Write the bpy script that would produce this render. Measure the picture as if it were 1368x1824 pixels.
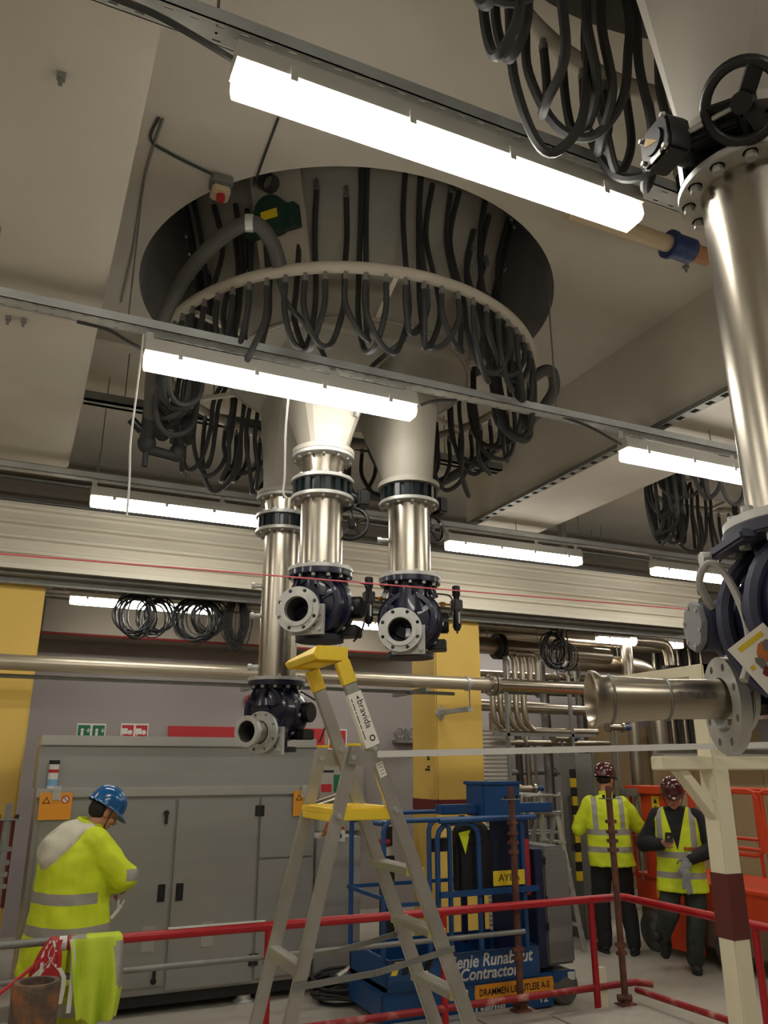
import bpy, bmesh, math, random
from mathutils import Vector, Matrix, noise
random.seed(7)
R = math.radians
S = bpy.context.scene
COL = S.collection
for _o in list(bpy.data.objects):
    bpy.data.objects.remove(_o)
# ---------------------------------------------------------------- camera
# world axes follow the building: +X along the lamp rows, +Y along the beams, Z up, metres
cam_d = bpy.data.cameras.new('camera')
cam = bpy.data.objects.new('camera', cam_d)
COL.objects.link(cam)
cam_d.sensor_fit = 'VERTICAL'
cam_d.sensor_height = 24.0
cam_d.sensor_width = 18.0
cam_d.lens = 24.0 * 1411 / 1824
cam_d.clip_start = 0.02
cam.location = (0, 0, 1.85)
cam.rotation_euler = (R(90 + 17.7), 0, R(-24.5))
S.camera = cam
# ---------------------------------------------------------------- world, exposure
W = bpy.data.worlds.new('hall_air')
S.world = W
W.use_nodes = True
W.node_tree.nodes['Background'].inputs[0].default_value = (1.0, 0.96, 0.9, 1)
W.node_tree.nodes['Background'].inputs[1].default_value = 0.0      # closed hall: only its lamps light it
S.view_settings.view_transform = 'Standard'
S.view_settings.look = 'None'
S.view_settings.exposure = 0.0
S.view_settings.gamma = 1.0
S.view_settings.use_curve_mapping = False
LAMP_POWER = 30.0        # emission of the fluorescent diffusers

# ---------------------------------------------------------------- materials
def lin(c):
    return tuple(((x / 255) / 12.92 if x / 255 <= .04045 else ((x / 255 + .055) / 1.055) ** 2.4) for x in c)
MATS = {}
def mat(name, rgb, rough=.6, metal=0., var=.12, scale=6., bump=0., bscale=60., spec=.5, dirt=None, dscale=2.5, damt=.5, stretch=None, coat=0.):
    if name in MATS:
        return MATS[name]
    m = bpy.data.materials.new(name); m.use_nodes = True
    nt = m.node_tree; N = nt.nodes; L = nt.links
    b = N['Principled BSDF']
    c = lin(rgb)
    b.inputs['Roughness'].default_value = rough
    b.inputs['Metallic'].default_value = metal
    b.inputs['Specular IOR Level'].default_value = spec
    b.inputs['Coat Weight'].default_value = coat
    tc = N.new('ShaderNodeTexCoord')
    mp = N.new('ShaderNodeMapping')
    L.new(tc.outputs['Object'], mp.inputs[0])
    if stretch: mp.inputs['Scale'].default_value = stretch
    nz = N.new('ShaderNodeTexNoise'); nz.inputs['Scale'].default_value = scale; nz.inputs['Detail'].default_value = 5
    L.new(mp.outputs[0], nz.inputs[0])
    rp = N.new('ShaderNodeMapRange')
    rp.inputs[1].default_value = .3; rp.inputs[2].default_value = .7
    rp.inputs[3].default_value = 1 - var; rp.inputs[4].default_value = 1 + var
    L.new(nz.outputs[0], rp.inputs[0])
    mx = N.new('ShaderNodeMix'); mx.data_type = 'RGBA'; mx.blend_type = 'MULTIPLY'
    mx.inputs[0].default_value = 1
    mx.inputs[6].default_value = (*c, 1)
    L.new(rp.outputs[0], mx.inputs[7])
    out = mx.outputs[2]
    if dirt:
        n2 = N.new('ShaderNodeTexNoise'); n2.inputs['Scale'].default_value = dscale; n2.inputs['Detail'].default_value = 8
        L.new(mp.outputs[0], n2.inputs[0])
        r2 = N.new('ShaderNodeMapRange'); r2.inputs[1].default_value = .52; r2.inputs[2].default_value = .72
        r2.inputs[3].default_value = 0; r2.inputs[4].default_value = damt
        L.new(n2.outputs[0], r2.inputs[0])
        m2 = N.new('ShaderNodeMix'); m2.data_type = 'RGBA'
        L.new(r2.outputs[0], m2.inputs[0]); L.new(out, m2.inputs[6]); m2.inputs[7].default_value = (*lin(dirt), 1)
        out = m2.outputs[2]
    L.new(out, b.inputs['Base Color'])
    if bump:
        n3 = N.new('ShaderNodeTexNoise'); n3.inputs['Scale'].default_value = bscale
        L.new(mp.outputs[0], n3.inputs[0])
        bp = N.new('ShaderNodeBump'); bp.inputs['Strength'].default_value = bump; bp.inputs['Distance'].default_value = .01
        L.new(n3.outputs[0], bp.inputs['Height']); L.new(bp.outputs[0], b.inputs['Normal'])
    MATS[name] = m
    return m
def emit(name, rgb, strength):
    m = bpy.data.materials.new(name); m.use_nodes = True
    b = m.node_tree.nodes['Principled BSDF']
    b.inputs['Base Color'].default_value = (.8, .8, .8, 1)
    b.inputs['Emission Color'].default_value = (*lin(rgb), 1)
    b.inputs['Emission Strength'].default_value = strength
    MATS[name] = m
    return m
def tread():
    m = mat('tread_plate', (186, 182, 172), .45, .35, .15, 3, dirt=(140, 128, 110), damt=.4)
    nt = m.node_tree; N = nt.nodes; L = nt.links; b = N['Principled BSDF']
    tc = N.new('ShaderNodeTexCoord'); mp = N.new('ShaderNodeMapping'); mp.inputs['Rotation'].default_value = (0, 0, R(45))
    L.new(tc.outputs['Object'], mp.inputs[0])
    ck = N.new('ShaderNodeTexBrick'); ck.inputs['Scale'].default_value = 14; ck.inputs['Mortar Size'].default_value = .045
    ck.inputs['Color1'].default_value = (1, 1, 1, 1); ck.inputs['Color2'].default_value = (1, 1, 1, 1); ck.inputs['Mortar'].default_value = (0, 0, 0, 1)
    L.new(mp.outputs[0], ck.inputs[0])
    bp = N.new('ShaderNodeBump'); bp.inputs['Strength'].default_value = .9; bp.inputs['Distance'].default_value = .01
    L.new(ck.outputs[0], bp.inputs['Height']); L.new(bp.outputs[0], b.inputs['Normal'])
M_CEIL = mat('painted_concrete', (206, 200, 188), .85, 0, .05, 1.2, .12, 30, dirt=(182, 172, 155), dscale=.8, damt=.5)
M_HOLE = mat('raw_hole_edge', (168, 167, 164), .9, 0, .12, 3)
M_FLOOR = mat('floor_concrete', (178, 172, 160), .45, 0, .10, 1.5, .05, 40, dirt=(140, 132, 118), dscale=.9, damt=.7)
M_WALL = mat('grey_wall', (152, 145, 143), .8, 0, .04, 1)
M_WALLW = mat('cream_wall', (186, 176, 158), .8, 0, .05, 1)
M_TAN = mat('tan_panel', (158, 134, 98), .7, 0, .06, 2)
M_FASC = mat('cream_sheet', (220, 213, 196), .5, 0, .05, .9, dirt=(178, 166, 145), dscale=1.4, damt=.5, stretch=(.25, 1, 2))
M_DECK = mat('deck_sheet', (132, 123, 109), .6, .15, .10, 1.2)
M_YEL = mat('yellow_paint', (222, 186, 90), .55, 0, .05, 1.5, dirt=(196, 158, 72), dscale=1.2, damt=.35)
M_MAR = mat('maroon_paint', (108, 26, 24), .5, 0, .08)
M_HOP = mat('hopper_paint', (158, 153, 141), .6, 0, .05, 2, dirt=(120, 105, 82), dscale=1.6, damt=.45)
M_RING = mat('ring_paint', (190, 181, 164), .55, 0, .06, 4)
M_INOX = mat('stainless', (186, 178, 164), .27, 1., .08, 2.5, stretch=(1, 1, .25), dirt=(150, 140, 122), dscale=2, damt=.4)
M_INOXH = mat('stainless_horizontal', (180, 170, 154), .3, 1., .10, 3, dirt=(145, 132, 112), dscale=2, damt=.5)
M_GALV = mat('galvanised', (190, 190, 185), .42, .5, .14, 14)
M_GALVD = mat('dull_galvanised', (138, 138, 132), .55, .6, .12, 8)
M_ALU = mat('aluminium', (190, 188, 182), .38, .8, .10, 6, dirt=(150, 143, 130), dscale=5, damt=.4)
M_BLUE = mat('pump_navy', (15, 16, 44), .3, 0, .10, 5, coat=.3)
M_BLUEG = mat('pump_slate', (62, 64, 86), .5, 0, .10, 5)
M_BLACK = mat('black_plastic', (24, 24, 24), .4, 0, .1)
M_RUB = mat('black_rubber', (38, 38, 38), .7, 0, .1)
M_HOSE = mat('grey_hose', (52, 52, 51), .6, 0, .14, 3)
M_HOSEL = mat('thick_hose', (82, 80, 76), .7, 0, .10, 3)
M_VALVE = mat('valve_green_black', (18, 27, 29), .3, 0, .1)
M_DARK = mat('black_steel', (30, 29, 28), .6, 0, .1)
M_IRON = mat('cast_iron', (74, 70, 66), .7, .2, .12, 9)
M_WHITE = mat('white_plastic', (214, 212, 206), .45, 0, .03)
M_LHOUS = mat('lamp_housing', (205, 203, 195), .5, 0, .03)
M_CAB = mat('brushed_cabinet', (158, 157, 152), .36, .45, .06, 3, stretch=(.3, 1, 2))
M_CABD = mat('cabinet_trim', (176, 174, 168), .35, .45, .06, 3)
M_RED = mat('red_paint', (172, 20, 30), .35, 0, .1, 8, dirt=(120, 20, 20), dscale=8, damt=.4)
M_REDW = mat('worn_red_paint', (150, 28, 34), .5, 0, .1, 8, dirt=(205, 160, 140), dscale=7, damt=.85)
M_RUST = mat('rusty_steel', (96, 62, 50), .85, .1, .3, 14, .3, 90, dirt=(150, 84, 50), dscale=9, damt=.8)
M_RUSTB = mat('rusty_pipe', (92, 78, 66), .9, .1, .3, 12, .5, 60, dirt=(168, 108, 62), dscale=7, damt=.9)
M_LIFT = mat('lift_blue', (24, 72, 124), .4, 0, .10, 4, dirt=(60, 70, 85), dscale=6, damt=.45)
M_LIFTD = mat('lift_navy', (20, 32, 66), .5, 0, .10, 4)
M_LGREY = mat('lift_grey', (112, 112, 108), .55, 0, .05, 3)
M_ORA = mat('lift_orange', (206, 66, 28), .45, 0, .08, 4, dirt=(150, 60, 40), damt=.3)
M_CREAM = mat('cream_steel', (228, 219, 190), .45, 0, .04, 3)
M_LYEL = mat('ladder_yellow', (240, 206, 58), .45, 0, .06, 5)
M_HV = mat('hi_vis_yellow', (208, 224, 34), .7, 0, .07, 9, .15, 25)
M_HV2 = mat('hi_vis_lime', (196, 216, 60), .75, 0, .07, 9, .15, 25)
M_REFL = mat('reflective_grey', (156, 152, 144), .5, .1, .05, 9)
M_HOOD = mat('hood_cream', (208, 204, 184), .8, 0, .06, 9, .15, 25)
M_SKIN = mat('skin', (190, 130, 104), .55, 0, .06, 12)
M_HAIR = mat('dark_hair', (34, 28, 24), .8, 0, .15, 40)
M_HBLUE = mat('helmet_blue', (22, 92, 150), .18, 0, .02, coat=.5)
M_HMAR = mat('helmet_maroon', (72, 26, 26), .18, 0, .03, coat=.5)
M_CLOB = mat('black_cloth', (27, 27, 29), .85, 0, .15, 9, .2, 30)
M_CLOG = mat('olive_cloth', (50, 54, 50), .85, 0, .12, 9, .2, 30)
M_BOOT = mat('boot_black', (34, 33, 32), .6, 0, .1)
M_GLOVE = mat('grey_glove', (134, 134, 136), .8, 0, .1, 20)
M_OSIGN = mat('orange_sign', (228, 150, 40), .5, 0, .03)
M_SIGNR = mat('sign_red', (176, 36, 42), .5, 0, .03)
M_SIGNG = mat('sign_green', (16, 104, 66), .5, 0, .03)
M_SIGNY = mat('sign_yellow', (226, 196, 40), .5, 0, .03)
M_INK = mat('black_ink', (20, 20, 22), .6, 0, 0)
M_BRASS = mat('brass', (196, 150, 70), .3, 1., .08)
M_STRING = mat('red_string', (236, 116, 126), .7, 0, .02)
M_BLUEP = mat('blue_coupling', (30, 52, 104), .5, 0, .1, 8, dirt=(120, 130, 150), dscale=9, damt=.5)
M_BEIGEP = mat('beige_pipe', (196, 176, 142), .5, 0, .05)
M_WDUCT = mat('white_duct', (176, 172, 166), .7, 0, .05)
M_CARD = mat('card_white', (236, 232, 220), .6, 0, .02)
M_COPR = mat('copper_orange', (196, 116, 62), .5, 0, .2, 20)
E_LAMP = emit('lamp_glow', (255, 250, 240), LAMP_POWER)
E_SIDE = emit('lamp_side_glow', (255, 250, 240), LAMP_POWER * .42)
tread()
M_TREAD = MATS['tread_plate']; M_SLOT = mat('slotted_steel', (196, 200, 200), .5, .0, .12, 4)

# ---------------------------------------------------------------- mesh builder
def V(*a): return Vector(a)
def frame(d):
    d = Vector(d).normalized()
    up = V(0, 0, 1) if abs(d.z) < .95 else V(1, 0, 0)
    x = d.cross(up).normalized(); y = x.cross(d).normalized()
    return x, y, d
class MB:
    def __init__(s): s.v = []; s.f = []; s.m = []
    def add(s, vs, fs, mi=0):
        o = len(s.v); s.v += [Vector(p) for p in vs]
        for f in fs: s.f.append([i + o for i in f]); s.m.append(mi)
        return s
    def box(s, c, d, rz=0, M=None, mi=0):
        c = Vector(c); h = [x / 2 for x in d]
        m = M if M is not None else Matrix.Rotation(rz, 3, 'Z')
        vs = [c + m @ V(x * h[0], y * h[1], z * h[2]) for x in (-1, 1) for y in (-1, 1) for z in (-1, 1)]
        return s.add(vs, [(0, 1, 3, 2), (4, 6, 7, 5), (0, 4, 5, 1), (2, 3, 7, 6), (0, 2, 6, 4), (1, 5, 7, 3)], mi)
    def box2(s, a, b, mi=0):
        a, b = Vector(a), Vector(b)
        return s.box((a + b) / 2, [abs(x) for x in (b - a)], mi=mi)
    def bar(s, a, b, w, h, roll=0, mi=0):          # rectangular bar from a to b, h along 'up'
        a, b = Vector(a), Vector(b); x, y, d = frame(b - a)
        m = Matrix((x, y, d)).transposed() @ Matrix.Rotation(roll, 3, 'Z')
        return s.box((a + b) / 2, (w, h, (b - a).length), M=m, mi=mi)
    def loft(s, rings, cap0=True, cap1=True, closed=False, mi=0):
        n = len(rings[0]); o = len(s.v)
        for r in rings: s.v += [Vector(p) for p in r]
        k = len(rings)
        for i in range(k if closed else k - 1):
            for j in range(n):
                a = o + i * n + j; b = o + i * n + (j + 1) % n
                i2 = (i + 1) % k
                c = o + i2 * n + (j + 1) % n; d = o + i2 * n + j
                s.f.append([a, b, c, d]); s.m.append(mi)
        if not closed:
            if cap0: s.f.append([o + j for j in range(n)][::-1]); s.m.append(mi)
            if cap1: s.f.append([o + (k - 1) * n + j for j in range(n)]); s.m.append(mi)
        return s
    def cyl(s, a, b, r, r2=None, n=16, cap=True, mi=0):
        a, b = Vector(a), Vector(b); x, y, d = frame(b - a); r2 = r if r2 is None else r2
        ring = lambda c, q: [c + x * math.cos(2 * math.pi * j / n) * q + y * math.sin(2 * math.pi * j / n) * q for j in range(n)]
        return s.loft([ring(a, r), ring(b, r2)], cap, cap, mi=mi)
    def lathe(s, o, axis, prof, n=24, cap=False, mi=0):   # prof: (radius, distance along axis)
        o = Vector(o); x, y, d = frame(axis)
        rings = [[o + d * h + (x * math.cos(2 * math.pi * j / n) + y * math.sin(2 * math.pi * j / n)) * max(q, 1e-4) for j in range(n)] for q, h in prof]
        return s.loft(rings, cap, cap, mi=mi)
    def annulus(s, a, b, ro, ri, n=28, mi=0):
        L = (Vector(b) - Vector(a)).length
        x, y, d = frame(Vector(b) - Vector(a)); o = Vector(a)
        rings = [[o + d * h + (x * math.cos(2 * math.pi * j / n) + y * math.sin(2 * math.pi * j / n)) * q for j in range(n)] for q, h in ((ri, 0), (ro, 0), (ro, L), (ri, L))]
        return s.loft(rings, closed=True, mi=mi)
    def holed(s, a, b, ro, ri, rh, hr, n=8, a0=.39, mi=0):       # flange ring with n drilled holes
        o, e = Vector(a), Vector(b); x, y, d = frame(e - o); L = (e - o).length; h = math.pi / n
        for k in range(n):
            c = 2 * math.pi * k / n + a0
            loop = [(ro, c - h + 2 * h * i / 8) for i in range(9)] + [(ro + (ri - ro) * i / 4, c + h) for i in range(1, 4)]
            loop += [(ri, c + h - 2 * h * i / 6) for i in range(7)] + [(ri + (ro - ri) * i / 4, c - h) for i in range(1, 4)]
            P = [(q * math.cos(t), q * math.sin(t)) for q, t in loop]; hx, hy = rh * math.cos(c), rh * math.sin(c); Q = []
            for px_, py_ in P:
                w = math.hypot(px_ - hx, py_ - hy); Q.append((hx + (px_ - hx) / w * hr, hy + (py_ - hy) / w * hr))
            m = len(P); at_ = lambda p, z: o + x * p[0] + y * p[1] + d * z
            vs = [at_(p, 0) for p in P] + [at_(p, 0) for p in Q] + [at_(p, L) for p in P] + [at_(p, L) for p in Q]; fs = []
            for i in range(m):
                g = (i + 1) % m
                fs += [(i, g, m + g, m + i), (2 * m + i, 2 * m + g, 3 * m + g, 3 * m + i), (m + i, m + g, 3 * m + g, 3 * m + i)]
                if i < 8 or 12 <= i < 18: fs.append((i, g, 2 * m + g, 2 * m + i))
            s.add(vs, fs, mi)
        return s
    def tube(s, pts, r, n=8, closed=False, mi=0, rf=None):
        P = [Vector(p) for p in pts]; k = len(P); rings = []
        T = []
        for i in range(k):
            if closed: t = P[(i + 1) % k] - P[i - 1]
            else: t = P[min(i + 1, k - 1)] - P[max(i - 1, 0)]
            T.append(t.normalized() if t.length > 1e-9 else V(0, 0, 1))
        x, y, _ = frame(T[0])
        for i in range(k):
            x = (x - T[i] * x.dot(T[i]))
            x = x.normalized() if x.length > 1e-6 else frame(T[i])[0]
            y = T[i].cross(x)
            q = r if rf is None else rf(i / max(1, k - 1)) * r
            rings.append([P[i] + (x * math.cos(2 * math.pi * j / n) + y * math.sin(2 * math.pi * j / n)) * q for j in range(n)])
        return s.loft(rings, not closed, not closed, closed, mi)
    def torus(s, c, axis, Rr, r, n=32, k=8, mi=0):
        c = Vector(c); x, y, d = frame(axis)
        return s.tube([c + (x * math.cos(2 * math.pi * i / n) + y * math.sin(2 * math.pi * i / n)) * Rr for i in range(n)], r, k, True, mi)
    def ell(s, c, rad, M=None, n=16, m=10, mi=0):
        c = Vector(c); M = M or Matrix.Identity(3); o = len(s.v)
        rings = []
        for i in range(m + 1):
            t = math.pi * i / m; q = max(math.sin(t), .02)
            rings.append([c + M @ V(rad[0] * q * math.cos(2 * math.pi * j / n), rad[1] * q * math.sin(2 * math.pi * j / n), -rad[2] * math.cos(t)) for j in range(n)])
        return s.loft(rings, mi=mi)
    def cap(s, a, b, r, r2=None, n=12, mi=0):      # tapered capsule
        a, b = Vector(a), Vector(b); r2 = r if r2 is None else r2
        x, y, d = frame(b - a); L = (b - a).length; pr = []
        for i in range(5):
            t = math.pi / 2 * i / 4; pr.append((r * math.sin(t), -r * math.cos(t)))
        for i in range(5):
            t = math.pi / 2 * i / 4; pr.append((r2 * math.cos(t), L + r2 * math.sin(t)))
        return s.lathe(a, d, pr, n, True, mi)
    def prism(s, poly, o, ax, ay, th, mi=0):       # 2-D outline in the plane (ax, ay) at o, thickness th along ax x ay
        o, ax, ay = Vector(o), Vector(ax).normalized(), Vector(ay).normalized(); nrm = ax.cross(ay)
        r0 = [o + ax * p[0] + ay * p[1] for p in poly]
        return s.loft([r0, [p + nrm * th for p in r0]], mi=mi)
    def move(s, M, start=0):
        for i in range(start, len(s.v)): s.v[i] = M @ s.v[i]
        return s
    def build(s, name, mats, parent=None, bev=0., sharp=38, smooth=True):
        me = bpy.data.meshes.new(name)
        me.from_pydata([tuple(p) for p in s.v], [], s.f)
        if not isinstance(mats, (list, tuple)): mats = [mats]
        for m_ in mats: me.materials.append(m_)
        if len(mats) > 1: me.polygons.foreach_set('material_index', s.m)
        me.validate()
        bm = bmesh.new(); bm.from_mesh(me)
        bmesh.ops.recalc_face_normals(bm, faces=bm.faces)
        if bev:
            bm.normal_update()
            ed = [e for e in bm.edges if len(e.link_faces) == 2 and e.calc_face_angle(0) > R(40)]
            bmesh.ops.bevel(bm, geom=ed, offset=bev, segments=2, affect='EDGES', clamp_overlap=True)
        bm.to_mesh(me); bm.free()
        if smooth:
            me.polygons.foreach_set('use_smooth', [True] * len(me.polygons))
            me.set_sharp_from_angle(angle=R(sharp))
        o = bpy.data.objects.new(name, me); COL.objects.link(o)
        if parent: o.parent = parent
        return o
def rebase(o):                                      # move a top-level mesh's origin to its base
    me = o.data; xs = [v.co for v in me.vertices]
    c = V((min(p.x for p in xs) + max(p.x for p in xs)) / 2, (min(p.y for p in xs) + max(p.y for p in xs)) / 2, min(p.z for p in xs))
    me.transform(Matrix.Translation(-c)); o.location = o.location + c
    return o
def tag(o, label, cat=None, group=None, kind=None):
    if label: o['label'] = label
    if cat: o['category'] = cat
    if group: o['group'] = group
    if kind: o['kind'] = kind
    return o
def thing(name, label, cat, loc=(0, 0, 0), rz=0, group=None):
    o = bpy.data.objects.new(name, None); COL.objects.link(o)
    o.location = loc; o.rotation_euler = (0, 0, rz); o.empty_display_size = .1
    return tag(o, label, cat, group)
def single(mb, name, m, label, cat, group=None, bev=0., **k):
    return tag(rebase(mb.build(name, m, None, bev, **k)), label, cat, group)
def struct(mb, name, m, label=None, bev=0., **k):
    o = mb.build(name, m, None, bev, **k); o['kind'] = 'structure'
    if label: o['label'] = label
    return o
def dup(o, parent=None):
    c = o.copy(); COL.objects.link(c)
    if parent: c.parent = parent
    for ch in list(o.children):
        dup(ch, c)
    return c
def inst(mesh_obj, name, parent, M):                # another object sharing mesh data
    o = bpy.data.objects.new(name, mesh_obj.data if hasattr(mesh_obj, 'data') else mesh_obj); COL.objects.link(o)
    o.parent = parent; o.matrix_local = M
    return o
def spline(P, n=6, closed=False):
    P = [Vector(p) for p in P]; out = []; k = len(P)
    rng = range(k if closed else k - 1)
    for i in rng:
        p0 = P[(i - 1) % k] if closed or i > 0 else P[0]; p1 = P[i]; p2 = P[(i + 1) % k]
        p3 = P[(i + 2) % k] if closed or i + 2 < k else P[-1]
        for j in range(n):
            t = j / n
            out.append(.5 * ((2 * p1) + (p2 - p0) * t + (2 * p0 - 5 * p1 + 4 * p2 - p3) * t * t + (3 * p1 - p0 - 3 * p2 + p3) * t ** 3))
    if not closed: out.append(P[-1])
    return out
def text(name, body, size, m, parent, M, depth=.001, sx=1., shear=0., bold=0.):
    cu = bpy.data.curves.new(name, 'FONT'); cu.body = body; cu.size = size; cu.extrude = depth; cu.align_x = 'CENTER'; cu.align_y = 'CENTER'
    cu.shear = shear; cu.offset = bold; cu.resolution_u = 3
    t = bpy.data.objects.new(name, cu); COL.objects.link(t)
    bpy.context.view_layer.update()
    me = bpy.data.meshes.new_from_object(t.evaluated_get(bpy.context.evaluated_depsgraph_get()))
    bpy.data.objects.remove(t); bpy.data.curves.remove(cu)
    me.materials.clear(); me.materials.append(m)
    me.transform(Matrix.Diagonal((sx, 1, 1, 1)))
    o = bpy.data.objects.new(name, me); COL.objects.link(o); o.parent = parent; o.matrix_local = M
    return o
def facing(loc, xdir, ydir):                       # matrix: local x -> xdir, local y -> ydir
    x, y = Vector(xdir).normalized(), Vector(ydir).normalized(); z = x.cross(y)
    return Matrix(((x.x, y.x, z.x, loc[0]), (x.y, y.y, z.y, loc[1]), (x.z, y.z, z.z, loc[2]), (0, 0, 0, 1)))
FRONT = ((1, 0, 0), (0, 0, 1))                     # a sign on a face that looks along -Y
# shared bolt meshes
def hexbolt(r, h):
    b = MB(); b.cyl((0, 0, -h * .2), (0, 0, 0), r * 1.3, n=12); b.cyl((0, 0, 0), (0, 0, h), r, n=6)
    o = b.build('bolt', M_GALV); me = o.data; bpy.data.objects.remove(o); return me
BOLT = hexbolt(.011, .016)
BOLTL = hexbolt(.014, .02)
def bolts(parent, o, axis, r, n, mesh=None, a0=0.):
    x, y, d = frame(axis); o = Vector(o)
    for i in range(n):
        t = 2 * math.pi * i / n + a0
        p = o + (x * math.cos(t) + y * math.sin(t)) * r
        inst(mesh or BOLT, 'bolt', parent, facing(p, x, d.cross(x)))
# ================================================================ THE SETTING
CZ = 5.03
SILOS = [(1.88, 4.75), (1.90, .62), (6.35, 4.75)]
HR = 1.48
X0, X1, Y0, Y1 = -4.0, 13.0, -5.0, 10.8
struct(MB().box2((X0, Y0, -.2), (X1, Y1, 0)), 'floor', M_FLOOR)
def ceiling():
    b = MB(); hs = 1.7
    # cells: square patches with a round hole round each silo, rectangles elsewhere
    xs = sorted({X0, X1, *[c[0] - hs for c in SILOS[:1] + SILOS[2:]], *[c[0] + hs for c in SILOS[:1] + SILOS[2:]]})
    ys = sorted({Y0, 8.9, *[c[1] - hs for c in SILOS[:2]], *[c[1] + hs for c in SILOS[:2]]})
    for i in range(len(xs) - 1):
        for j in range(len(ys) - 1):
            mx, my = (xs[i] + xs[i + 1]) / 2, (ys[j] + ys[j + 1]) / 2
            hit = [c for c in SILOS if abs(c[0] - mx) < .4 and abs(c[1] - my) < .4]
            if not hit:
                b.add([(xs[i], ys[j], CZ), (xs[i + 1], ys[j], CZ), (xs[i + 1], ys[j + 1], CZ), (xs[i], ys[j + 1], CZ)], [(0, 1, 2, 3)])
            else:
                c = hit[0]; n = 96; inner = []; outer = []
                for k in range(n):
                    t = 2 * math.pi * (k + .5) / n; dx, dy = math.cos(t), math.sin(t)
                    inner.append((c[0] + HR * dx, c[1] + HR * dy, CZ))
                    # square boundary of this cell
                    sx = ((xs[i + 1] if dx > 0 else xs[i]) - c[0]) / dx if abs(dx) > 1e-6 else 1e9
                    sy = ((ys[j + 1] if dy > 0 else ys[j]) - c[1]) / dy if abs(dy) > 1e-6 else 1e9
                    q = min(sx, sy); outer.append((c[0] + q * dx, c[1] + q * dy, CZ))
                o = len(b.v); b.add(inner + outer, [(k, (k + 1) % n, n + (k + 1) % n, n + k) for k in range(n)])
                for cx, cy in ((xs[i], ys[j]), (xs[i + 1], ys[j]), (xs[i + 1], ys[j + 1]), (xs[i], ys[j + 1])):
                    # fill the corner triangles
                    t = math.atan2(cy - c[1], cx - c[0]) % (2 * math.pi)
                    k = int(math.floor(t / (2 * math.pi) * n - .5)) % n
                    b.add([outer[k], (cx, cy, CZ), outer[(k + 1) % n]], [(0, 1, 2)])
                b.loft([inner, [(p[0], p[1], CZ + 2.55) for p in inner]], False, False, mi=1)
    return struct(b, 'ceiling', [M_CEIL, M_HOLE], 'painted concrete ceiling slab with round silo openings', smooth=False)
ceiling()
struct(MB().box2((X0, Y0, 7.6), (X1, Y1, 7.7)), 'ceiling_light_block', M_HOLE)  # unseen lid added over the silos to keep outside light out
for nm, a, c in (('wall_left', (X0 - .2, Y0, 0), (X0, Y1, 7.6)), ('wall_right', (X1, Y0, 0), (X1 + .2, Y1, 7.6)), ('wall_front', (X0, Y0 - .2, 0), (X1, Y0, 7.6))):
    struct(MB().box2(a, c), nm, M_WALLW)
struct(MB().box2((X0, Y1, 0), (X1, Y1 + .2, 7.6)), 'wall_back', M_WALL)
# deep beams under the slab
struct(MB().box2((-1.3, -3, 4.25), (.17, 6.85, CZ + .02)), 'ceiling_beam', M_CEIL, 'broad cream concrete beam beside the near silo opening', bev=.012)
struct(MB().box2((4.07, -3, 4.25), (4.97, 6.85, CZ + .02)), 'ceiling_beam', M_CEIL, 'cream concrete beam edged with a slotted steel angle', bev=.012)
# metal angle along the lower edge of the right beam
a = MB(); a.box2((3.99, -2.9, 4.18), (4.003, 6.8, 4.185)); a.box2((4.055, -2.9, 4.18), (4.07, 6.8, 4.185)); a.box2((4.063, -2.9, 4.185), (4.069, 6.8, 4.25)); a.box2((3.99, -2.9, 4.18), (3.995, 6.8, 4.215))
for k in range(70):
    y = -2.7 + k * .136
    a.box2((4.0, y, 4.18), (4.057, y + .076, 4.185))
single(a, 'steel_angle', M_GALVD, 'long slotted steel angle fixed along the edge of a concrete beam', 'angle')
# corrugated sheets ------------------------------------------------------------
def corrugated(prof, x0, x1, th=.012):
    b = MB(); n = len(prof)
    for i in range(n - 1):
        (ya, za), (yb, zb) = prof[i], prof[i + 1]
        b.add([(x0, ya, za), (x1, ya, za), (x1, yb, zb), (x0, yb, zb), (x0, ya + th, za), (x1, ya + th, za), (x1, yb + th, zb), (x0, yb + th, zb)],
              [(0, 1, 2, 3), (7, 6, 5, 4), (0, 3, 7, 4), (1, 5, 6, 2)])
    return b
prof = [(7.70, 3.53), (7.66, 3.53), (7.66, 3.58)]
z = 3.58
for k in range(4):
    prof += [(7.70, z + .012), (7.715, z + .06), (7.705, z + .085), (7.665, z + .095), (7.66, z + .125), (7.70, z + .140)]
    z += .14
prof += [(7.70, 4.16), (7.76, 4.16)]
struct(corrugated(prof, -3.9, 8.1), 'wall_fascia', M_FASC, 'cream corrugated sheet fascia hung across the hall', smooth=False)
prof = []
z = 3.9
while z < 5.0:
    prof += [(8.9, z), (8.9, z + .08), (8.84, z + .10), (8.84, z + .16), (8.9, z + .18)]; z += .2
prof.append((8.9, 5.05))
struct(corrugated(prof, -3.9, 12.9), 'wall_upper', M_DECK, 'dim corrugated sheet wall above the fascia', smooth=False)
prof = []
y = 7.95
b = MB()
while y < 10.8:
    pts = [(y, 3.78), (y + .10, 3.78), (y + .13, 3.86), (y + .22, 3.86), (y + .25, 3.78)]
    for (ya, za), (yb, zb) in zip(pts[:-1], pts[1:]):
        b.add([(-3.9, ya, za), (12.9, ya, za), (12.9, yb, zb), (-3.9, yb, zb)], [(0, 1, 2, 3)])
    y += .25
b.box2((-3.9, 7.9, 3.90), (12.9, 10.8, 3.93))
struct(b, 'ceiling_deck', M_DECK, 'ribbed steel deck over the low back aisle', smooth=False)
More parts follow.
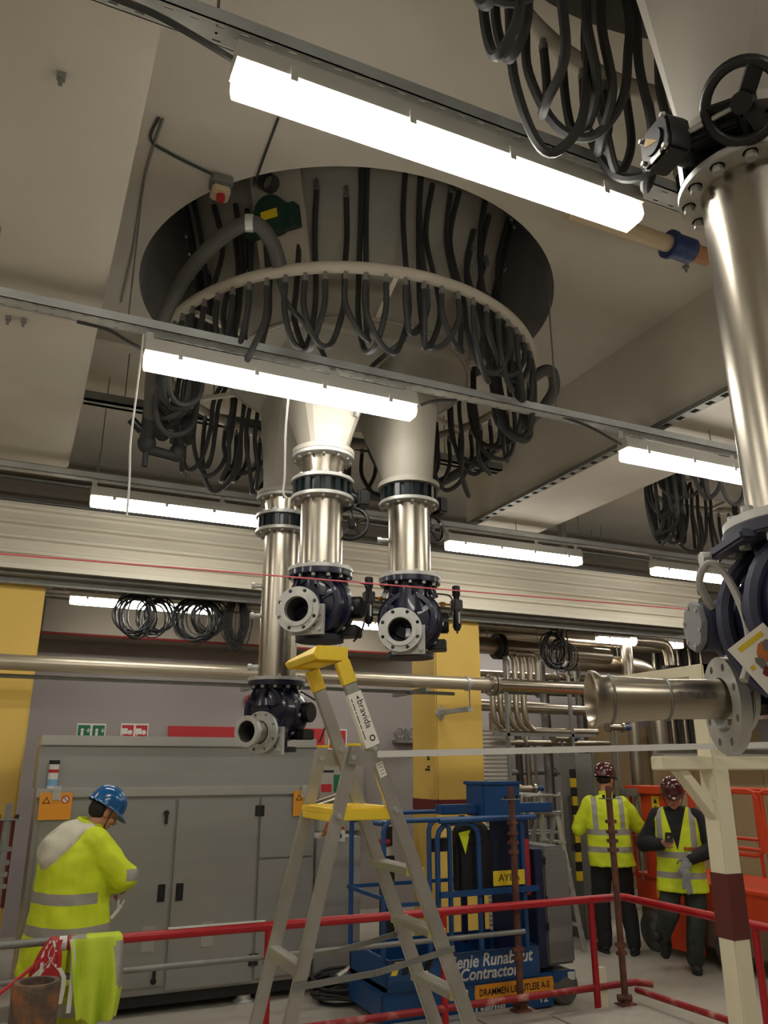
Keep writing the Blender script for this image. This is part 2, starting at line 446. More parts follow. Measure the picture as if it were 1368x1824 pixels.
# dark steel channel behind the bottom of the fascia
b = MB(); b.box2((-3.9, 7.78, 3.50), (8.0, 7.9, 3.62)); b.box2((-3.9, 7.9, 3.44), (12.5, 7.95, 3.50))
struct(b, 'trim_1', M_GALVD)
# columns -----------------------------------------------------------------------
def column(x0, y0, w, bands, label, h=3.78):
    t = struct(MB().box2((x0, y0, 0), (x0 + w, y0 + w, h)), 'column', M_YEL, label, bev=.015)
    for za, zb in bands:
        MB().box2((x0 - .004, y0 - .004, za), (x0 + w + .004, y0 + w + .004, zb)).build('painted_band', M_MAR, t, .01)
    return t
c_r = column(4.28, 8.0, .60, [(1.36, 1.50)], 'yellow square column carrying a pipe bracket')
c_l = column(-.48, 8.0, .62, [(.70, 1.42)], 'yellow square column beside the long grey cabinet')
# inked stencil marks on the right column's side face
k = MB()
for z, w in ((1.93, .05), (1.90, .05), (1.82, .05), (1.79, .10)):
    k.box2((4.274, 8.17, z), (4.28, 8.17 + w, z + .02))
k.build('stencil_mark', M_INK, c_r)
# ================================================================ LAMPS AND THEIR RAILS
LZ = 3.90
def make_lamp():
    t = thing('strip_light', 'lamp', 'lamp')
    L = 1.60; h = L / 2
    def sect(x, wt, wb, zt, zb):
        return [(x, -wt, zt), (x, -wb, zb + .018), (x, -wb * .72, zb), (x, wb * .72, zb), (x, wb, zb + .018), (x, wt, zt)]
    d = MB().loft([sect(-h + .05, .050, .058, .035, -.045), sect(h - .05, .050, .058, .035, -.045)])
    for i_ in (0, 4, 5): d.m[i_] = 1
    d.build('diffuser', [E_LAMP, E_SIDE], t)
    for s_ in (-1, 1):
        e = MB().loft([sect(s_ * (h - .05), .051, .059, .036, -.046), sect(s_ * (h - .008), .051, .059, .036, -.046), sect(s_ * h, .044, .048, .03, -.03)])
        e.build('end_cover', M_LAMPEND, t)
    b = MB()
    b.loft([[(x, -.054, .034), (x, -.054, .06), (x, -.042, .115), (x, .042, .115), (x, .054, .06), (x, .054, .034)] for x in (-h - .004, h + .004)])
    b.build('housing', M_LHOUS, t)
    for x in (-.62, -.2, .2, .62):
        for s_ in (-1, 1):
            MB().box2((x - .012, s_ * .050, .01), (x + .012, s_ * .060, .065)).build('clip', M_LHOUS, t)
    for x in (-h + .02, .28, h - .02):
        c = MB(); c.box2((x - .02, -.03, .115), (x + .02, .03, .125)); c.box2((x - .02, .028, .115), (x + .02, .031, .20))
        c.build('hanger_bracket', M_WHITE, t)
    return t
def M_lampend():
    m = mat('lamp_end_plastic', (236, 234, 226), .35, 0, .02); m.node_tree.nodes['Principled BSDF'].inputs['Transmission Weight'].default_value = .5; return m
M_LAMPEND = M_lampend()
lamp0 = make_lamp()
LAMPS = [((.38, 1.97), 'fluorescent strip light hanging nearest the big steel handwheel valve'),
         ((.40, 3.95), 'fluorescent strip light crossing in front of the silo hoppers'),
         ((.36, 6.55), 'fluorescent strip light between the grey cabinet corner and the silo outlets'),
         ((3.66, 6.55), 'fluorescent strip light just beyond the edge-strapped beam, over the blue lift'),
         ((3.62, 3.95), 'fluorescent strip light hanging under the cream beam, cut by the near steel pipe'),
         ((6.26, 6.55), 'fluorescent strip light beside the far hose bundle, at the open end of the fascia')]
for i, ((x, y), lb) in enumerate(LAMPS):
    t = lamp0 if i == 0 else dup(lamp0)
    t.location = (x + .8, y, LZ); t['label'] = lb; t['group'] = 'strip lights in view'
for (x, y) in ((-2.9, 1.97), (3.66, 1.97), (-2.9, 3.95), (-2.9, 6.55), (6.3, 3.95), (.38, -.6), (3.66, -.6), (-2.9, -.6), (9.2, 6.55), (9.2, 3.95)):
    t = dup(lamp0); t.location = (x + .8, y, LZ); t['label'] = 'fluorescent strip light elsewhere in the hall, out of the picture'; t['group'] = 'strip lights further along the rows'; t.name = 'strip_light_offscreen'
    for c_ in t.children:
        if c_.name.startswith('diffuser'): c_.name = 'diffuser_offscreen'
# in the low aisle behind the fascia
for (x, y, z, lb) in ((.42, 9.3, 3.59, 'fluorescent strip light behind the hanging black cable coils'), (5.9, 10.0, 3.59, 'fluorescent strip light behind the coil of black cable right of the yellow column'),
                      (7.6, 9.2, 3.59, 'fluorescent strip light over the right-hand pipework'), (3.2, 9.55, 3.60, 'fluorescent strip light glimpsed between the two front pumps')):
    t = dup(lamp0); t.location = (x + .8, y, z); t['label'] = lb; t['group'] = 'strip lights in the back aisle'
def rail(y, x0, x1, label, rods):
    t = thing('mounting_rail', label, 'rail', ((x0 + x1) / 2, y + .03, 4.085), 0, 'slotted rails that carry the lamps')
    h = (x1 - x0) / 2
    b = MB(); b.box2((-h, -.045, 0), (h, -.032, .004)); b.box2((-h, -.024, 0), (h, .024, .004)); b.box2((-h, .032, 0), (h, .045, .004))
    for k in range(int(2 * h / .08)):
        for y_ in (-.033, .023): b.box2((-h + k * .08, y_, 0), (-h + k * .08 + .053, y_ + .010, .004))
    b.box2((-h, -.045, 0), (h, -.041, .05)); b.box2((-h, .041, 0), (h, .045, .05))
    b.box2((-h, -.045, .05), (h, -.025, .053)); b.box2((-h, .025, .05), (h, .045, .053))
    b.build('channel', M_SLOT, t)
    for x, zt in rods:
        MB().cyl((x - (x0 + x1) / 2, 0, 0), (x - (x0 + x1) / 2, 0, zt - 4.085), .005, n=6).build('hanger_rod', M_GALVD, t)
    return t
rail(1.97, -3.5, 6.5, 'slotted steel rail carrying the lamp nearest the handwheel valve', [(.32, CZ), (2.9, CZ), (-.5, 4.25)])
rail(3.95, -3.5, 8.5, 'slotted steel rail crossing in front of the silo hoppers', [(.30, CZ), (3.10, CZ), (4.5, 4.25), (-.6, 4.25)])
rail(6.55, -3.5, 11, 'slotted steel rail of the lamp row nearest the corrugated fascia', [(.40, CZ), (2.35, CZ), (5.3, CZ), (-.4, 4.25), (4.5, 4.25)])
# lamp feed cables
def cable(pts, r, m, label, cat='cable', name='power_cable', n=6, k=6, group=None):
    return single(MB().tube(spline(pts, k), r, n), name, m, label, cat, group)
cable([(-.15, 1.95, 4.03), (-.02, 1.93, 4.0), (.12, 1.94, 4.005), (.25, 1.95, 3.985), (.37, 1.96, 3.96)], .011, M_HOSE, 'grey cable feeding the lamp nearest the handwheel valve')
cable([(.05, 3.95, 4.04), (.2, 3.93, 4.02), (.3, 3.93, 3.98), (.39, 3.94, 3.95)], .009, M_HOSE, 'grey cable feeding the lamp in front of the hoppers')
cable([(2.05, 3.95, 3.96), (2.15, 3.93, 4.0), (2.3, 3.95, 4.04)], .009, M_HOSE, 'short dark cable leaving the lamp end in front of the hoppers')
cable([(2.35, 4.0, 4.10), (2.7, 4.02, 4.17), (2.95, 4.0, 4.15), (3.1, 3.97, 4.10), (3.35, 3.95, 4.05), (3.6, 3.94, 3.96)], .009, M_HOSE, 'dark cable looping from the rail to the lamp under the beam')
cable([(.38, 3.90, 4.02), (.375, 3.89, 3.7), (.37, 3.89, 3.41), (.385, 3.9, 3.2), (.39, 3.9, 3.01)], .006, M_WHITE, 'white wire dangling from the left end of a strip light')
cable([(1.19, 3.90, 3.84), (1.18, 3.9, 3.6), (1.185, 3.9, 3.35), (1.18, 3.9, 3.25), (1.2, 3.9, 3.22)], .006, M_WHITE, 'white wire dangling from the middle of a strip light')
# pipe hugging the ceiling, blue coupling at the near valve
p = thing('beige_pipe', 'beige plastic pipe with a blue coupling beside the near steel pipe', 'pipe', (3.3, 2.86, 4.72))
MB().cyl((-.9, .0, .0), (-.12, 0, 0), .048).build('pipe', M_BEIGEP, p)
b = MB(); b.annulus((-.17, 0, 0), (-.02, 0, 0), .072, .045); b.annulus((-.19, 0, 0), (-.165, 0, 0), .082, .045)
b.build('coupling', M_BLUEP, p)
MB().cyl((-.02, 0, 0), (.12, 0, 0), .05).build('brass_adapter', mat('tan_plastic', (168, 120, 78), .5), p)
MB().cyl((.1, 0, 0), (.9, 0, 0), .045).build('pipe', M_BEIGEP, p)
MB().cyl((-.6, 0, 0), (-.6, 0, .31), .005, n=6).build('hanger_rod', M_GALVD, p)
MB().cyl((.6, 0, 0), (.6, 0, .31), .005, n=6).build('hanger_rod', M_GALVD, p)
# duct stub and conduit on the ceiling by the left beam
p = single(MB().lathe((.33, 2.66, CZ + .01), (0, 0, -1), [(.10, 0), (.10, .05), (.085, .08), (0, .085)], 20), 'ceiling_cap', M_CEIL, 'round painted cap on the ceiling beside the broad beam', 'cap')
single(MB().lathe((.5, 1.95, CZ + .01), (.15, -.5, -1), [(.11, 0), (.11, .28), (.09, .3)], 20, True), 'duct_stub', M_CEIL, 'cream painted round duct stub by the top lamp rail', 'duct')
cable([(.30, 3.45, CZ - .012), (.285, 3.62, CZ - .012), (.40, 3.68, CZ - .012), (.55, 3.72, CZ - .012), (.64, 3.74, CZ - .012)], .008, M_HOSE, 'thin conduit running over the ceiling to the isolator switch')
cable([(.32, 3.45, CZ - .012), (.30, 3.9, CZ - .012), (.33, 4.6, CZ - .012), (.34, 5.3, CZ - .012)], .007, M_GALVD, 'thin cable along the foot of the broad beam')
cable([(.86, 3.2, CZ - .01), (.87, 3.5, CZ - .01), (.88, 3.72, CZ - .01), (.9, 3.80, CZ + .1)], .007, M_HOSE, 'thin conduit running into the silo opening')
s = thing('isolator_switch', 'small grey isolator box with a red knob at the rim of the silo opening', 'switch', (.70, 3.77, 4.93))
MB().box2((-.06, -.05, .03), (.06, .05, .10)).build('base', M_GALVD, s, .008)
MB().box2((-.05, -.045, -.03), (.05, .045, .03)).build('cover', M_BEIGEP, s, .01)
MB().cyl((0, -.02, -.03), (0, -.02, -.06), .025).build('knob', M_SIGNR, s)
# bent threaded studs left in the beam soffit and the ceiling
STUD = MB(); STUD.cyl((0, 0, 0), (0, 0, -.05), .008, n=8); STUD.box((0, 0, -.012), (.03, .03, .02)); st = STUD.build('cut_stud', M_GALVD); stm = st.data; bpy.data.objects.remove(st)
for x, y, z in ((-.30, 4.43, 4.25), (-.22, 4.42, 4.25), (-.45, 2.2, 4.25), (-.13, 2.55, 4.25), (-.35, 3.6, 4.25), (3.55, 2.6, CZ), (3.72, 3.3, CZ)):
    o = bpy.data.objects.new('cut_stud', stm); COL.objects.link(o); o.location = (x, y, z)
    tag(o, 'small cut-off steel stud left in the concrete overhead', 'stud', 'cut studs in the concrete')
# ================================================================ SILOS, MANIFOLD RINGS, HOSES
def loft_hopper(bc, br, rect, zt, zb, n=32):
    """square-to-round chute: circle bc,br at zb up to the rectangle rect=(x0,x1,y0,y1) at zt"""
    x0, x1, y0, y1 = rect; top = []; bot = []
    cx, cy = (x0 + x1) / 2, (y0 + y1) / 2; hx, hy = (x1 - x0) / 2, (y1 - y0) / 2
    for k in range(n):
        t = 2 * math.pi * (k + .5) / n; c, s_ = math.cos(t), math.sin(t)
        q = 1 / max(abs(c), abs(s_))
        top.append((cx + hx * c * q, cy + hy * s_ * q, zt)); bot.append((bc[0] + br * c, bc[1] + br * s_, zb))
    return MB().loft([bot, [((a[0] + b_[0]) / 2, (a[1] + b_[1]) / 2, (zt + zb) / 2) for a, b_ in zip(bot, top)], top], False, False)
def silo(c, label, outs, hopdef):
    t = thing('storage_silo', label, 'silo', (c[0], c[1], 0), 0, 'storage silos above the ceiling')
    MB().lathe((0, 0, 0), (0, 0, 1), [(.2, 4.46), (.84, 4.44), (.86, 4.46), (1.16, 5.5), (1.24, 5.9), (1.24, 7.58)], 64).build('cone', M_HOP, t)
    w = MB().torus((0, 0, 4.45), (0, 0, 1), .86, .012, 64, 6); w.build('weld_seam', M_HOP, t)
    for (bc, br, rect, zt, zb) in hopdef:
        h = loft_hopper((bc[0] - c[0], bc[1] - c[1]), br, (rect[0] - c[0], rect[1] - c[0], rect[2] - c[1], rect[3] - c[1]), zt, zb)
        o = h.build('hopper', M_HOP, t, sharp=25)
        f = MB().annulus((bc[0] - c[0], bc[1] - c[1], zb - .03), (bc[0] - c[0], bc[1] - c[1], zb), br + .042, br - .02); f.build('hopper_flange', M_HOP, o)
        f2 = MB().annulus((bc[0] - c[0], bc[1] - c[1], zb - .03), (bc[0] - c[0], bc[1] - c[1], zb + .02), br + .006, br - .02)
        f2.build('hopper_neck', M_HOP, o)
    return t
OA, OB, OC, OE = (1.57, 4.36), (2.164, 4.36), (1.60, 5.265), (1.59, 1.17)
KS = 1.09                                           # size of the outlet fittings of the first silo
s1 = silo(SILOS[0], 'big cream silo bottom splitting into three hoppers inside the round opening', None,
          [(OA, .152, (1.27, 1.97, 4.10, 4.85), 4.6, 3.714), (OB, .158, (1.99, 2.36, 4.14, 5.2), 4.6, 3.583), (OC, .152, (1.42, 2.0, 4.7, 5.5), 4.6, 3.725)])
s2 = silo(SILOS[1], 'cream silo cone standing over the nearest steel pipe and handwheel', None, [(OE, .14, (1.3, 1.9, .4, 1.33), 4.46, 3.44)])
s3 = silo(SILOS[2], 'far silo bottom behind the cream beam', None, [((6.7, 4.4), .14, (6.3, 7.0, 4.2, 5.0), 4.46, 3.5)])
# blower box on the first silo's cone
bx = thing('blower_box', 'white plate with a round hole and a green fan unit on the silo cone', 'blower', (1.12, 3.99, 5.02))
bx.rotation_euler = (R(18), R(0), R(-48))
b = MB().box2((-.17, -.02, -.32), (.17, .02, .36)); b.build('plate', M_RING, bx, .006)
MB().annulus((-.02, -.10, .24), (-.02, -.02, .24), .058, .052, 28).build('vent_spigot', M_IRON, bx)
b = MB(); b.cyl((0, -.02, .02), (0, -.14, .02), .11, n=20); b.box2((-.20, -.11, -.08), (.16, -.03, .06)); b.build('fan', mat('fan_green', (26, 58, 46), .5), bx, .006)
MB().box2((-.05, -.15, -.02), (.06, -.141, .03)).build('warning_label', M_SIGNY, bx)
def ring(c, label, seed, n=72, zr=4.5, Rr=1.30, arc=(0, 360)):
    rnd = random.Random(seed)
    t = thing('air_manifold', label, 'manifold', (c[0], c[1], zr), 0, 'ring manifolds under the silos')
    MB().torus((0, 0, 0), (0, 0, 1), Rr, .034, 96, 12).build('ring_pipe', M_RING, t)
    nz = MB(); nz.cyl((0, 0, -.02), (0, 0, -.06), .013, n=8); nz.cyl((0, 0, -.055), (0, 0, -.085), .018, n=8)
    nm = nz.build('nozzle', M_GALVD); nme = nm.data; bpy.data.objects.remove(nm)
    for i in range(n):
        a = 2 * math.pi * (i + .5) / n
        if not (arc[0] <= math.degrees(a) <= arc[1]): continue
        ca_, sa_ = math.cos(a), math.sin(a)
        inst(nme, 'nozzle', t, Matrix.Translation((Rr * ca_, Rr * sa_, 0)))
        back = .5 + .5 * math.sin(a)                      # hoses hang lower towards +Y
        dr = rnd.uniform(.30, .46) + .14 * back
        if rnd.random() < .15: dr += .1
        a2 = a + rnd.choice((-1, 1)) * rnd.uniform(.08, .30)
        am = (a + a2) / 2 + rnd.uniform(-.06, .06)
        rin = Rr - rnd.uniform(.08, .26)
        up = rnd.uniform(.45, 1.25)
        def P(ang, r_, z): return V(r_ * math.cos(ang), r_ * math.sin(ang), z)
        rc = lambda z: .86 + (4.5 + z - 4.46) * .288 + .03      # just outside the cone
        pts = [P(a, Rr, -.075), P(a, Rr, -dr * .55), P((a + am) / 2, Rr - .03, -dr * .9), P(am, (Rr + rin) / 2, -dr), P((am + a2) / 2, rin, -dr * .82),
               P(a2, rin - .02, -dr * .35), P(a2, max(rc(.05), rin - .04), .06), P(a2 + rnd.uniform(-.02, .02), rc(up * .6) + .01, up * .6), P(a2, rc(up) - .012, up)]
        h = MB().tube(spline(pts, 5), .0175, 7)
        h.build('hose', M_HOSE, t)
        if rnd.random() < .45:
            f = MB(); q = P(a2, rc(up), up); f.box(q, (.03, .03, .05), a2); f.cyl(q, q + V(0, 0, .05), .012, n=6); f.build('hose_fitting', M_GALVD, t)
    for k in range(6):
        a = k * math.pi / 3 + .35
        MB().bar((.84 * math.cos(a), .84 * math.sin(a), -.03), (Rr * math.cos(a), Rr * math.sin(a), -.03), .03, .03).build('strut', M_RING, t)
    return t
r1 = ring(SILOS[0], 'cream ring pipe with dozens of grey hose loops below the round ceiling opening', 3)
r2 = ring(SILOS[1], 'ring pipe with thick hose loops beside the nearest silo cone', 5)
r3 = ring(SILOS[2], 'ring pipe with a dense tangle of hoses behind the cream beam', 9)
# thick feed hoses of the first ring and its two stray hoses down to the hopper
def L1(p): return (p[0] - SILOS[0][0], p[1] - SILOS[0][1], p[2] - 4.5)
def hosechild(parent, pts, r, name='feed_hose', m=M_HOSEL, n=12, tr=L1):
    return MB().tube(spline([tr(p) for p in pts], 7), r, n).build(name, m, parent)
hosechild(r1, [(1.05, 3.72, 4.52), (.98, 3.66, 4.62), (.85, 3.60, 4.66), (.70, 3.75, 4.60), (.58, 4.05, 4.5), (.52, 4.4, 4.36), (.54, 4.75, 4.2), (.58, 4.98, 4.02)], .042)
o = MB(); o.annulus(L1((.86, 3.60, 4.66)), L1((.82, 3.615, 4.66)), .048, .03); o.build('hose_clamp', M_GALV, r1)
hosechild(r1, [(3.12, 4.28, 4.52), (3.2, 4.2, 4.57), (3.28, 4.22, 4.55), (3.33, 4.32, 4.45), (3.3, 4.6, 4.33), (3.2, 5.0, 4.22), (3.05, 5.5, 4.12), (2.8, 5.9, 4.06), (2.5, 5.95, 4.08)], .042)
b = MB(); b.cyl(L1((3.08, 4.31, 4.5)), L1((3.16, 4.25, 4.55)), .034, n=12); b.build('ring_stub', M_RING, r1)
hosechild(r1, [(1.05, 3.72, 4.43), (1.10, 3.72, 4.30), (1.2, 3.74, 4.22), (1.33, 3.88, 4.205), (1.45, 4.04, 4.19), (1.52, 4.115, 4.10), (1.53, 4.16, 3.99)], .015, 'hose', M_HOSE, 8)
hosechild(r1, [(1.84, 3.44, 4.42), (1.86, 3.5, 4.3), (1.84, 3.58, 4.24), (1.79, 3.80, 4.21), (1.75, 4.04, 4.19), (1.74, 4.115, 4.10), (1.73, 4.165, 3.96)], .015, 'hose', M_HOSE, 8)
b = MB(); b.cyl(L1((1.74, 4.12, 4.04)), L1((1.72, 4.19, 3.92)), .02, n=8); b.build('hose_fitting', M_GALVD, r1)
# valve and drain fittings at the left end of the feed hose, hung from the slab
f = thing('drain_fitting', 'black pipe elbow and valve hanging at the end of the thick feed hose', 'fitting', (.66, 5.05, 3.8))
b = MB(); b.cyl((-.08, -.07, .30), (-.08, -.03, .08), .05, n=14); b.ell((-.08, -.02, .06), (.06, .06, .07)); b.cyl((-.08, -.02, .02), (.12, .04, .02), .035, n=12)
b.ell((.13, .04, .05), (.055, .055, .065)); b.cyl((.13, .04, .06), (.14, .06, .22), .038, n=12); b.torus((.2, .1, .25), (1, -.4, 0), .07, .038, 20, 10)
b.build('pipework', M_RUB, f)
MB().cyl((.02, .02, .16), (.02, .08, .2), .05, n=14).build('valve_body', M_BLACK, f); MB().cyl((-.12, -.03, .14), (-.2, -.05, .2), .03, n=10).build('valve_handle', M_BLACK, f)
b = MB(); b.cyl((-.08, -.02, .0), (-.08, -.02, -.10), .02, n=10); b.build('drain_spout', M_RUB, f)
b = MB(); b.cyl((.14, .06, .25), (.14, .06, 1.23), .005, n=6); b.build('hanger_rod', M_GALVD, f)
# cable ladder seen past the silo, threaded hangers
b = MB(); b.box2((.2, 6.02, 4.55), (4.0, 6.06, 4.62)); b.box2((.2, 6.10, 4.55), (4.0, 6.14, 4.62)); b.box2((.2, 6.02, 4.55), (4.0, 6.14, 4.556))
for x in (.5, 1.2, 2.6, 3.4): b.cyl((x, 6.08, 4.55), (x, 6.08, CZ), .005, n=6)
single(b, 'cable_tray', M_GALVD, 'narrow steel cable tray hung behind the hose loops', 'tray')
b = MB(); b.box2((2.17, 8.0, 4.16), (2.23, 8.06, 4.98)); b.box2((2.08, 7.96, 4.96), (2.32, 8.1, CZ + .005)); b.box2((2.16, 7.99, 4.1), (2.24, 8.07, 4.16))
single(b, 'hanger_post', M_GALVD, 'slotted steel hanger post dropping from the slab behind the silo outlets', 'post')
b = MB(); b.box2((5.55, 7.2, 4.1), (5.62, 7.27, CZ + .005)); b.box2((5.5, 7.17, 4.98), (5.67, 7.3, CZ + .005))
single(b, 'hanger_post', M_GALVD, 'slotted steel hanger post dropping beside the far hose tangle', 'post')
for x0, y, z, lb in ((-3.8, 8.4, 4.62, 'higher thin steel conduit in the dim space above the fascia'), (-3.8, 8.6, 4.45, 'lower thin steel conduit against the dim corrugated wall')):
    b = MB(); b.cyl((x0, y, z), (8, y, z), .02, n=8)
    for k in range(12): b.cyl((x0 + .5 + k * .95, y, z), (x0 + .5 + k * .95, y, CZ), .005, n=6)
    single(b, 'conduit', M_GALVD, lb, 'conduit', 'conduits above the fascia')
# ================================================================ STEEL PIPES, VALVES, PUMPS
SMALLB = hexbolt(.006, .005)
def pipe_spool(o, z0, z1, r, label, fr=.178, r0=None, group='stainless outlet pipes', bm=BOLT, n=12, stubs=()):
    """vertical stainless spool between z0 (lower) and z1 (upper), one flange at each end"""
    t = thing('steel_pipe', label, 'pipe', (o[0], o[1], z0), 0, group)
    h = z1 - z0; rb = r if r0 is None else r0
    MB().lathe((0, 0, 0), (0, 0, 1), [(rb, .01), (rb, .03), (r, h - .03), (r, h - .01)] if r0 else [(r, .005), (r, h - .005)], 40).build('tube', M_INOX, t)
    for z, s_ in ((0, 1), (h - .022, -1)):
        f = MB().annulus((0, 0, z), (0, 0, z + .022), fr, r - .004 if z else rb - .004, 40); f.build('flange', M_GALV, t, .002)
    bolts(t, (0, 0, .022), (0, 0, 1), fr - .026, n, bm, .2)
    bolts(t, (0, 0, h - .022), (0, 0, -1), fr - .026, n, bm, .2)
    for z, a in stubs:
        d = V(math.cos(a), math.sin(a), 0); p = V(0, 0, z)
        MB().cyl(p + d * (r - .01), p + d * (r + .05), .016, n=10).cyl(p + d * (r + .045), p + d * (r + .07), .022, n=8).build('sensor_stub', M_GALV, t)
    return t
def handwheel(parent, c, axis, r=.095, rt=.011, ns=5, sw=.02):
    c = Vector(c); x, y, d = frame(axis)
    b = MB(); b.torus(c, d, r, rt, 32, 10); b.cyl(c - d * .025, c + d * .012, .026, n=14)
    for k in range(ns):
        a = 2 * math.pi * k / ns + .3; e = x * math.cos(a) + y * math.sin(a)
        b.bar(c + e * .015 - d * .008, c + e * (r - .004), sw, .009)
    return b.build('handwheel', M_BLACK, parent)
def valve(o, z, label, gear, wheel, waxis, h=.085, lug=18, dial=None):
    """butterfly valve ring; gear / wheel: offsets from the ring centre"""
    t = thing('butterfly_valve', label, 'valve', (o[0], o[1], z), 0, 'butterfly valves on the outlet pipes')
    MB().annulus((0, 0, 0), (0, 0, h), .150, .118, 40).build('body', M_VALVE, t)
    lg = MB().box((0, 0, h / 2), (.024, .032, h - .006)); lo = lg.build('lug', M_VALVE, None, .003); lm = lo.data; bpy.data.objects.remove(lo)
    for k in range(lug):
        a = 2 * math.pi * k / lug
        inst(lm, 'lug', t, Matrix.Rotation(a, 4, 'Z') @ Matrix.Translation((.155, 0, 0)))
    g = Vector(gear); gd = V(g.x, g.y, 0).normalized()
    MB().cyl(gd * .14 + V(0, 0, h / 2), g - gd * .03, .028, n=12).build('stem_neck', M_VALVE, t)
    gz = math.atan2(gd.y, gd.x)
    MB().box(g, (.07, .10, .10), gz).build('gearbox', M_BLACK, t, .012)
    w = Vector(wheel)
    side = Vector(waxis).normalized()
    MB().cyl(w, w + side * ((g - w).dot(side)), .008, n=8).build('shaft', M_GALV, t)
    handwheel(t, w, side)
    return t
def pump(o, z, rz, label, ext=False, drop=0., odz=-.055, ox=-.035):
    t = thing('rotary_pump', label, 'pump', (o[0], o[1], z), rz, 'navy rotary pumps under the silo')
    b = MB(); b.cyl((0, 0, -.03), (0, 0, 0), .176, n=40); b.build('top_flange', M_BLUE, t, .004)
    bolts(t, (0, 0, -.03), (0, 0, -1), .152, 12, None, .1)
    b = MB(); b.lathe((0, 0, -.03), (0, 0, -1), [(.125, 0), (.12, .04), (.14, .12 + drop)], 32)
    for k in range(8):
        a = k * math.pi / 4 + .2
        b.bar((.125 * math.cos(a), .125 * math.sin(a), -.035), (.15 * math.cos(a), .15 * math.sin(a), -.10), .012, .03)
    b.build('neck', M_BLUE, t)
    zc = -.185 - drop
    b = MB(); b.lathe((0, .17, zc), (0, -1, 0), [(.0, 0), (.10, .0), (.13, .02), (.165, .05), (.172, .08), (.172, .15), (.185, .155), (.185, .185), (.172, .19), (.165, .25), (.15, .265)], 40)
    b.build('casing', M_BLUE, t)
    # front cover: dish, rim and ribs
    c = MB(); c.lathe((0, -.095, zc), (0, -1, 0), [(.155, 0), (.15, .02), (.125, .022), (.115, .008), (.06, .012), (.05, .03), (0, .032)], 40)
    c.build('front_cover', M_BLUE, t)
    for k in range(6):
        a = k * math.pi / 3 + .5; e = V(math.cos(a), 0, math.sin(a))
        MB().bar(V(0, -.105, zc) + e * .04, V(0, -.108, zc) + e * .15, .016, .028).build('rib', M_BLUE, t, .003)
    bolts(t, (0, .002, zc), (0, -1, 0), .178, 10, None, .1)
    # outlet pipe with its pale flange
    oz, oy = zc + odz, -.22
    MB().annulus((ox, oy, oz), (ox, -.08, oz), .082, .066, 28).build('outlet_neck', M_BLUE, t)
    fl = MB(); fl.holed((ox, oy - .022, oz), (ox, oy, oz), .118, .064, .102, .010); fl.annulus((ox, oy - .03, oz), (ox, oy - .02, oz), .088, .066, 40)
    fo = fl.build('outlet_flange', M_GALV, t)
    MB().lathe((ox, oy - .03, oz), (0, 1, 0), [(.066, 0), (.064, .155), (0, .156)], 28).build('bore', M_IRON, t)
    pl = MB(); pl.box2((ox + .086, oy + .02, oz - .125), (ox + .13, oy + .045, oz + .03)); pl.box2((ox - .05, oy + .02, oz - .125), (ox + .086, oy + .045, oz - .085)); pl.build('mount_plate', M_GALV, t)
    bolts(t, (ox + .11, oy + .019, oz - .10), (0, -1, 0), .001, 1)
    bolts(t, (ox + .11, oy + .019, oz - .02), (0, -1, 0), .001, 1)
    if ext:
        e = MB(); e.lathe((ox, oy - .03, oz), (0, -1, 0), [(.062, 0), (.062, .10)], 28, False); e.build('outlet_spool', M_INOXH, t)
        e = MB(); e.annulus((ox, oy - .145, oz), (ox, oy - .115, oz), .088, .06, 36); e.build('spool_rim', M_GALV, t, .003)
        MB().lathe((ox, oy - .14, oz), (0, 1, 0), [(.06, 0), (.058, .16)], 28).build('bore', M_IRON, t)
    # foot
    b = MB(); zf = zc - .16 + min(0, odz + .055) * .6; b.cyl((0, .01, zf), (0, .01, zf - .03), .13, n=28); b.cyl((0, .01, zc - .1), (0, .01, zf), .075, n=20); b.box2((-.13, -.14, zf + .02), (.07, -.05, zf + .04))
    b.build('foot_flange', mat('pump_foot', (24, 24, 34), .5), t)
    b = MB(); b.cyl((.10, .08, zc), (.215, .08, zc), .06, n=18); b.box2((.09, .02, zc - .16), (.20, .14, zc - .1)); b.build('gear_cover', M_BLACK, t, .006)
    return t
# ---- outlet A
def kz(z): return 1.85 + (z - 1.85) * KS
def big(t): t.scale = (KS,) * 3; return t
FRK = .178 * KS
pipe_spool(OA, kz(3.365), kz(3.53), .128 * KS, 'short stainless reducer under the front hopper', FRK, r0=.108 * KS)
big(valve(OA, kz(3.28), 'dark butterfly valve whose handwheel hangs between the two front outlets', (.235, -.02, .02), (.17, -.02, -.13), (-.5, -.85, 0.12)))
pipe_spool(OA, kz(2.85), kz(3.28), .118 * KS, 'stainless pipe carrying the pump straight above the yellow ladder top', FRK)
big(pump(OA, kz(2.85), R(-40), 'navy pump with a pale outlet flange directly above the yellow ladder top'))
# ---- outlet B
big(valve(OB, kz(3.325), 'dark butterfly valve fixed straight under a hopper, wheel turned away', (.22, .03, .02), (.20, .10, -.10), (.25, -.9, .1), h=.085))
pipe_spool(OB, kz(2.86), kz(3.325), .122 * KS, 'stainless pipe above the pump in front of the yellow column', FRK, stubs=((.26, math.pi * .88),))
big(pump(OB, kz(2.86), R(-31), 'slate-navy pump hanging in front of the yellow column', drop=.05, odz=-.085))
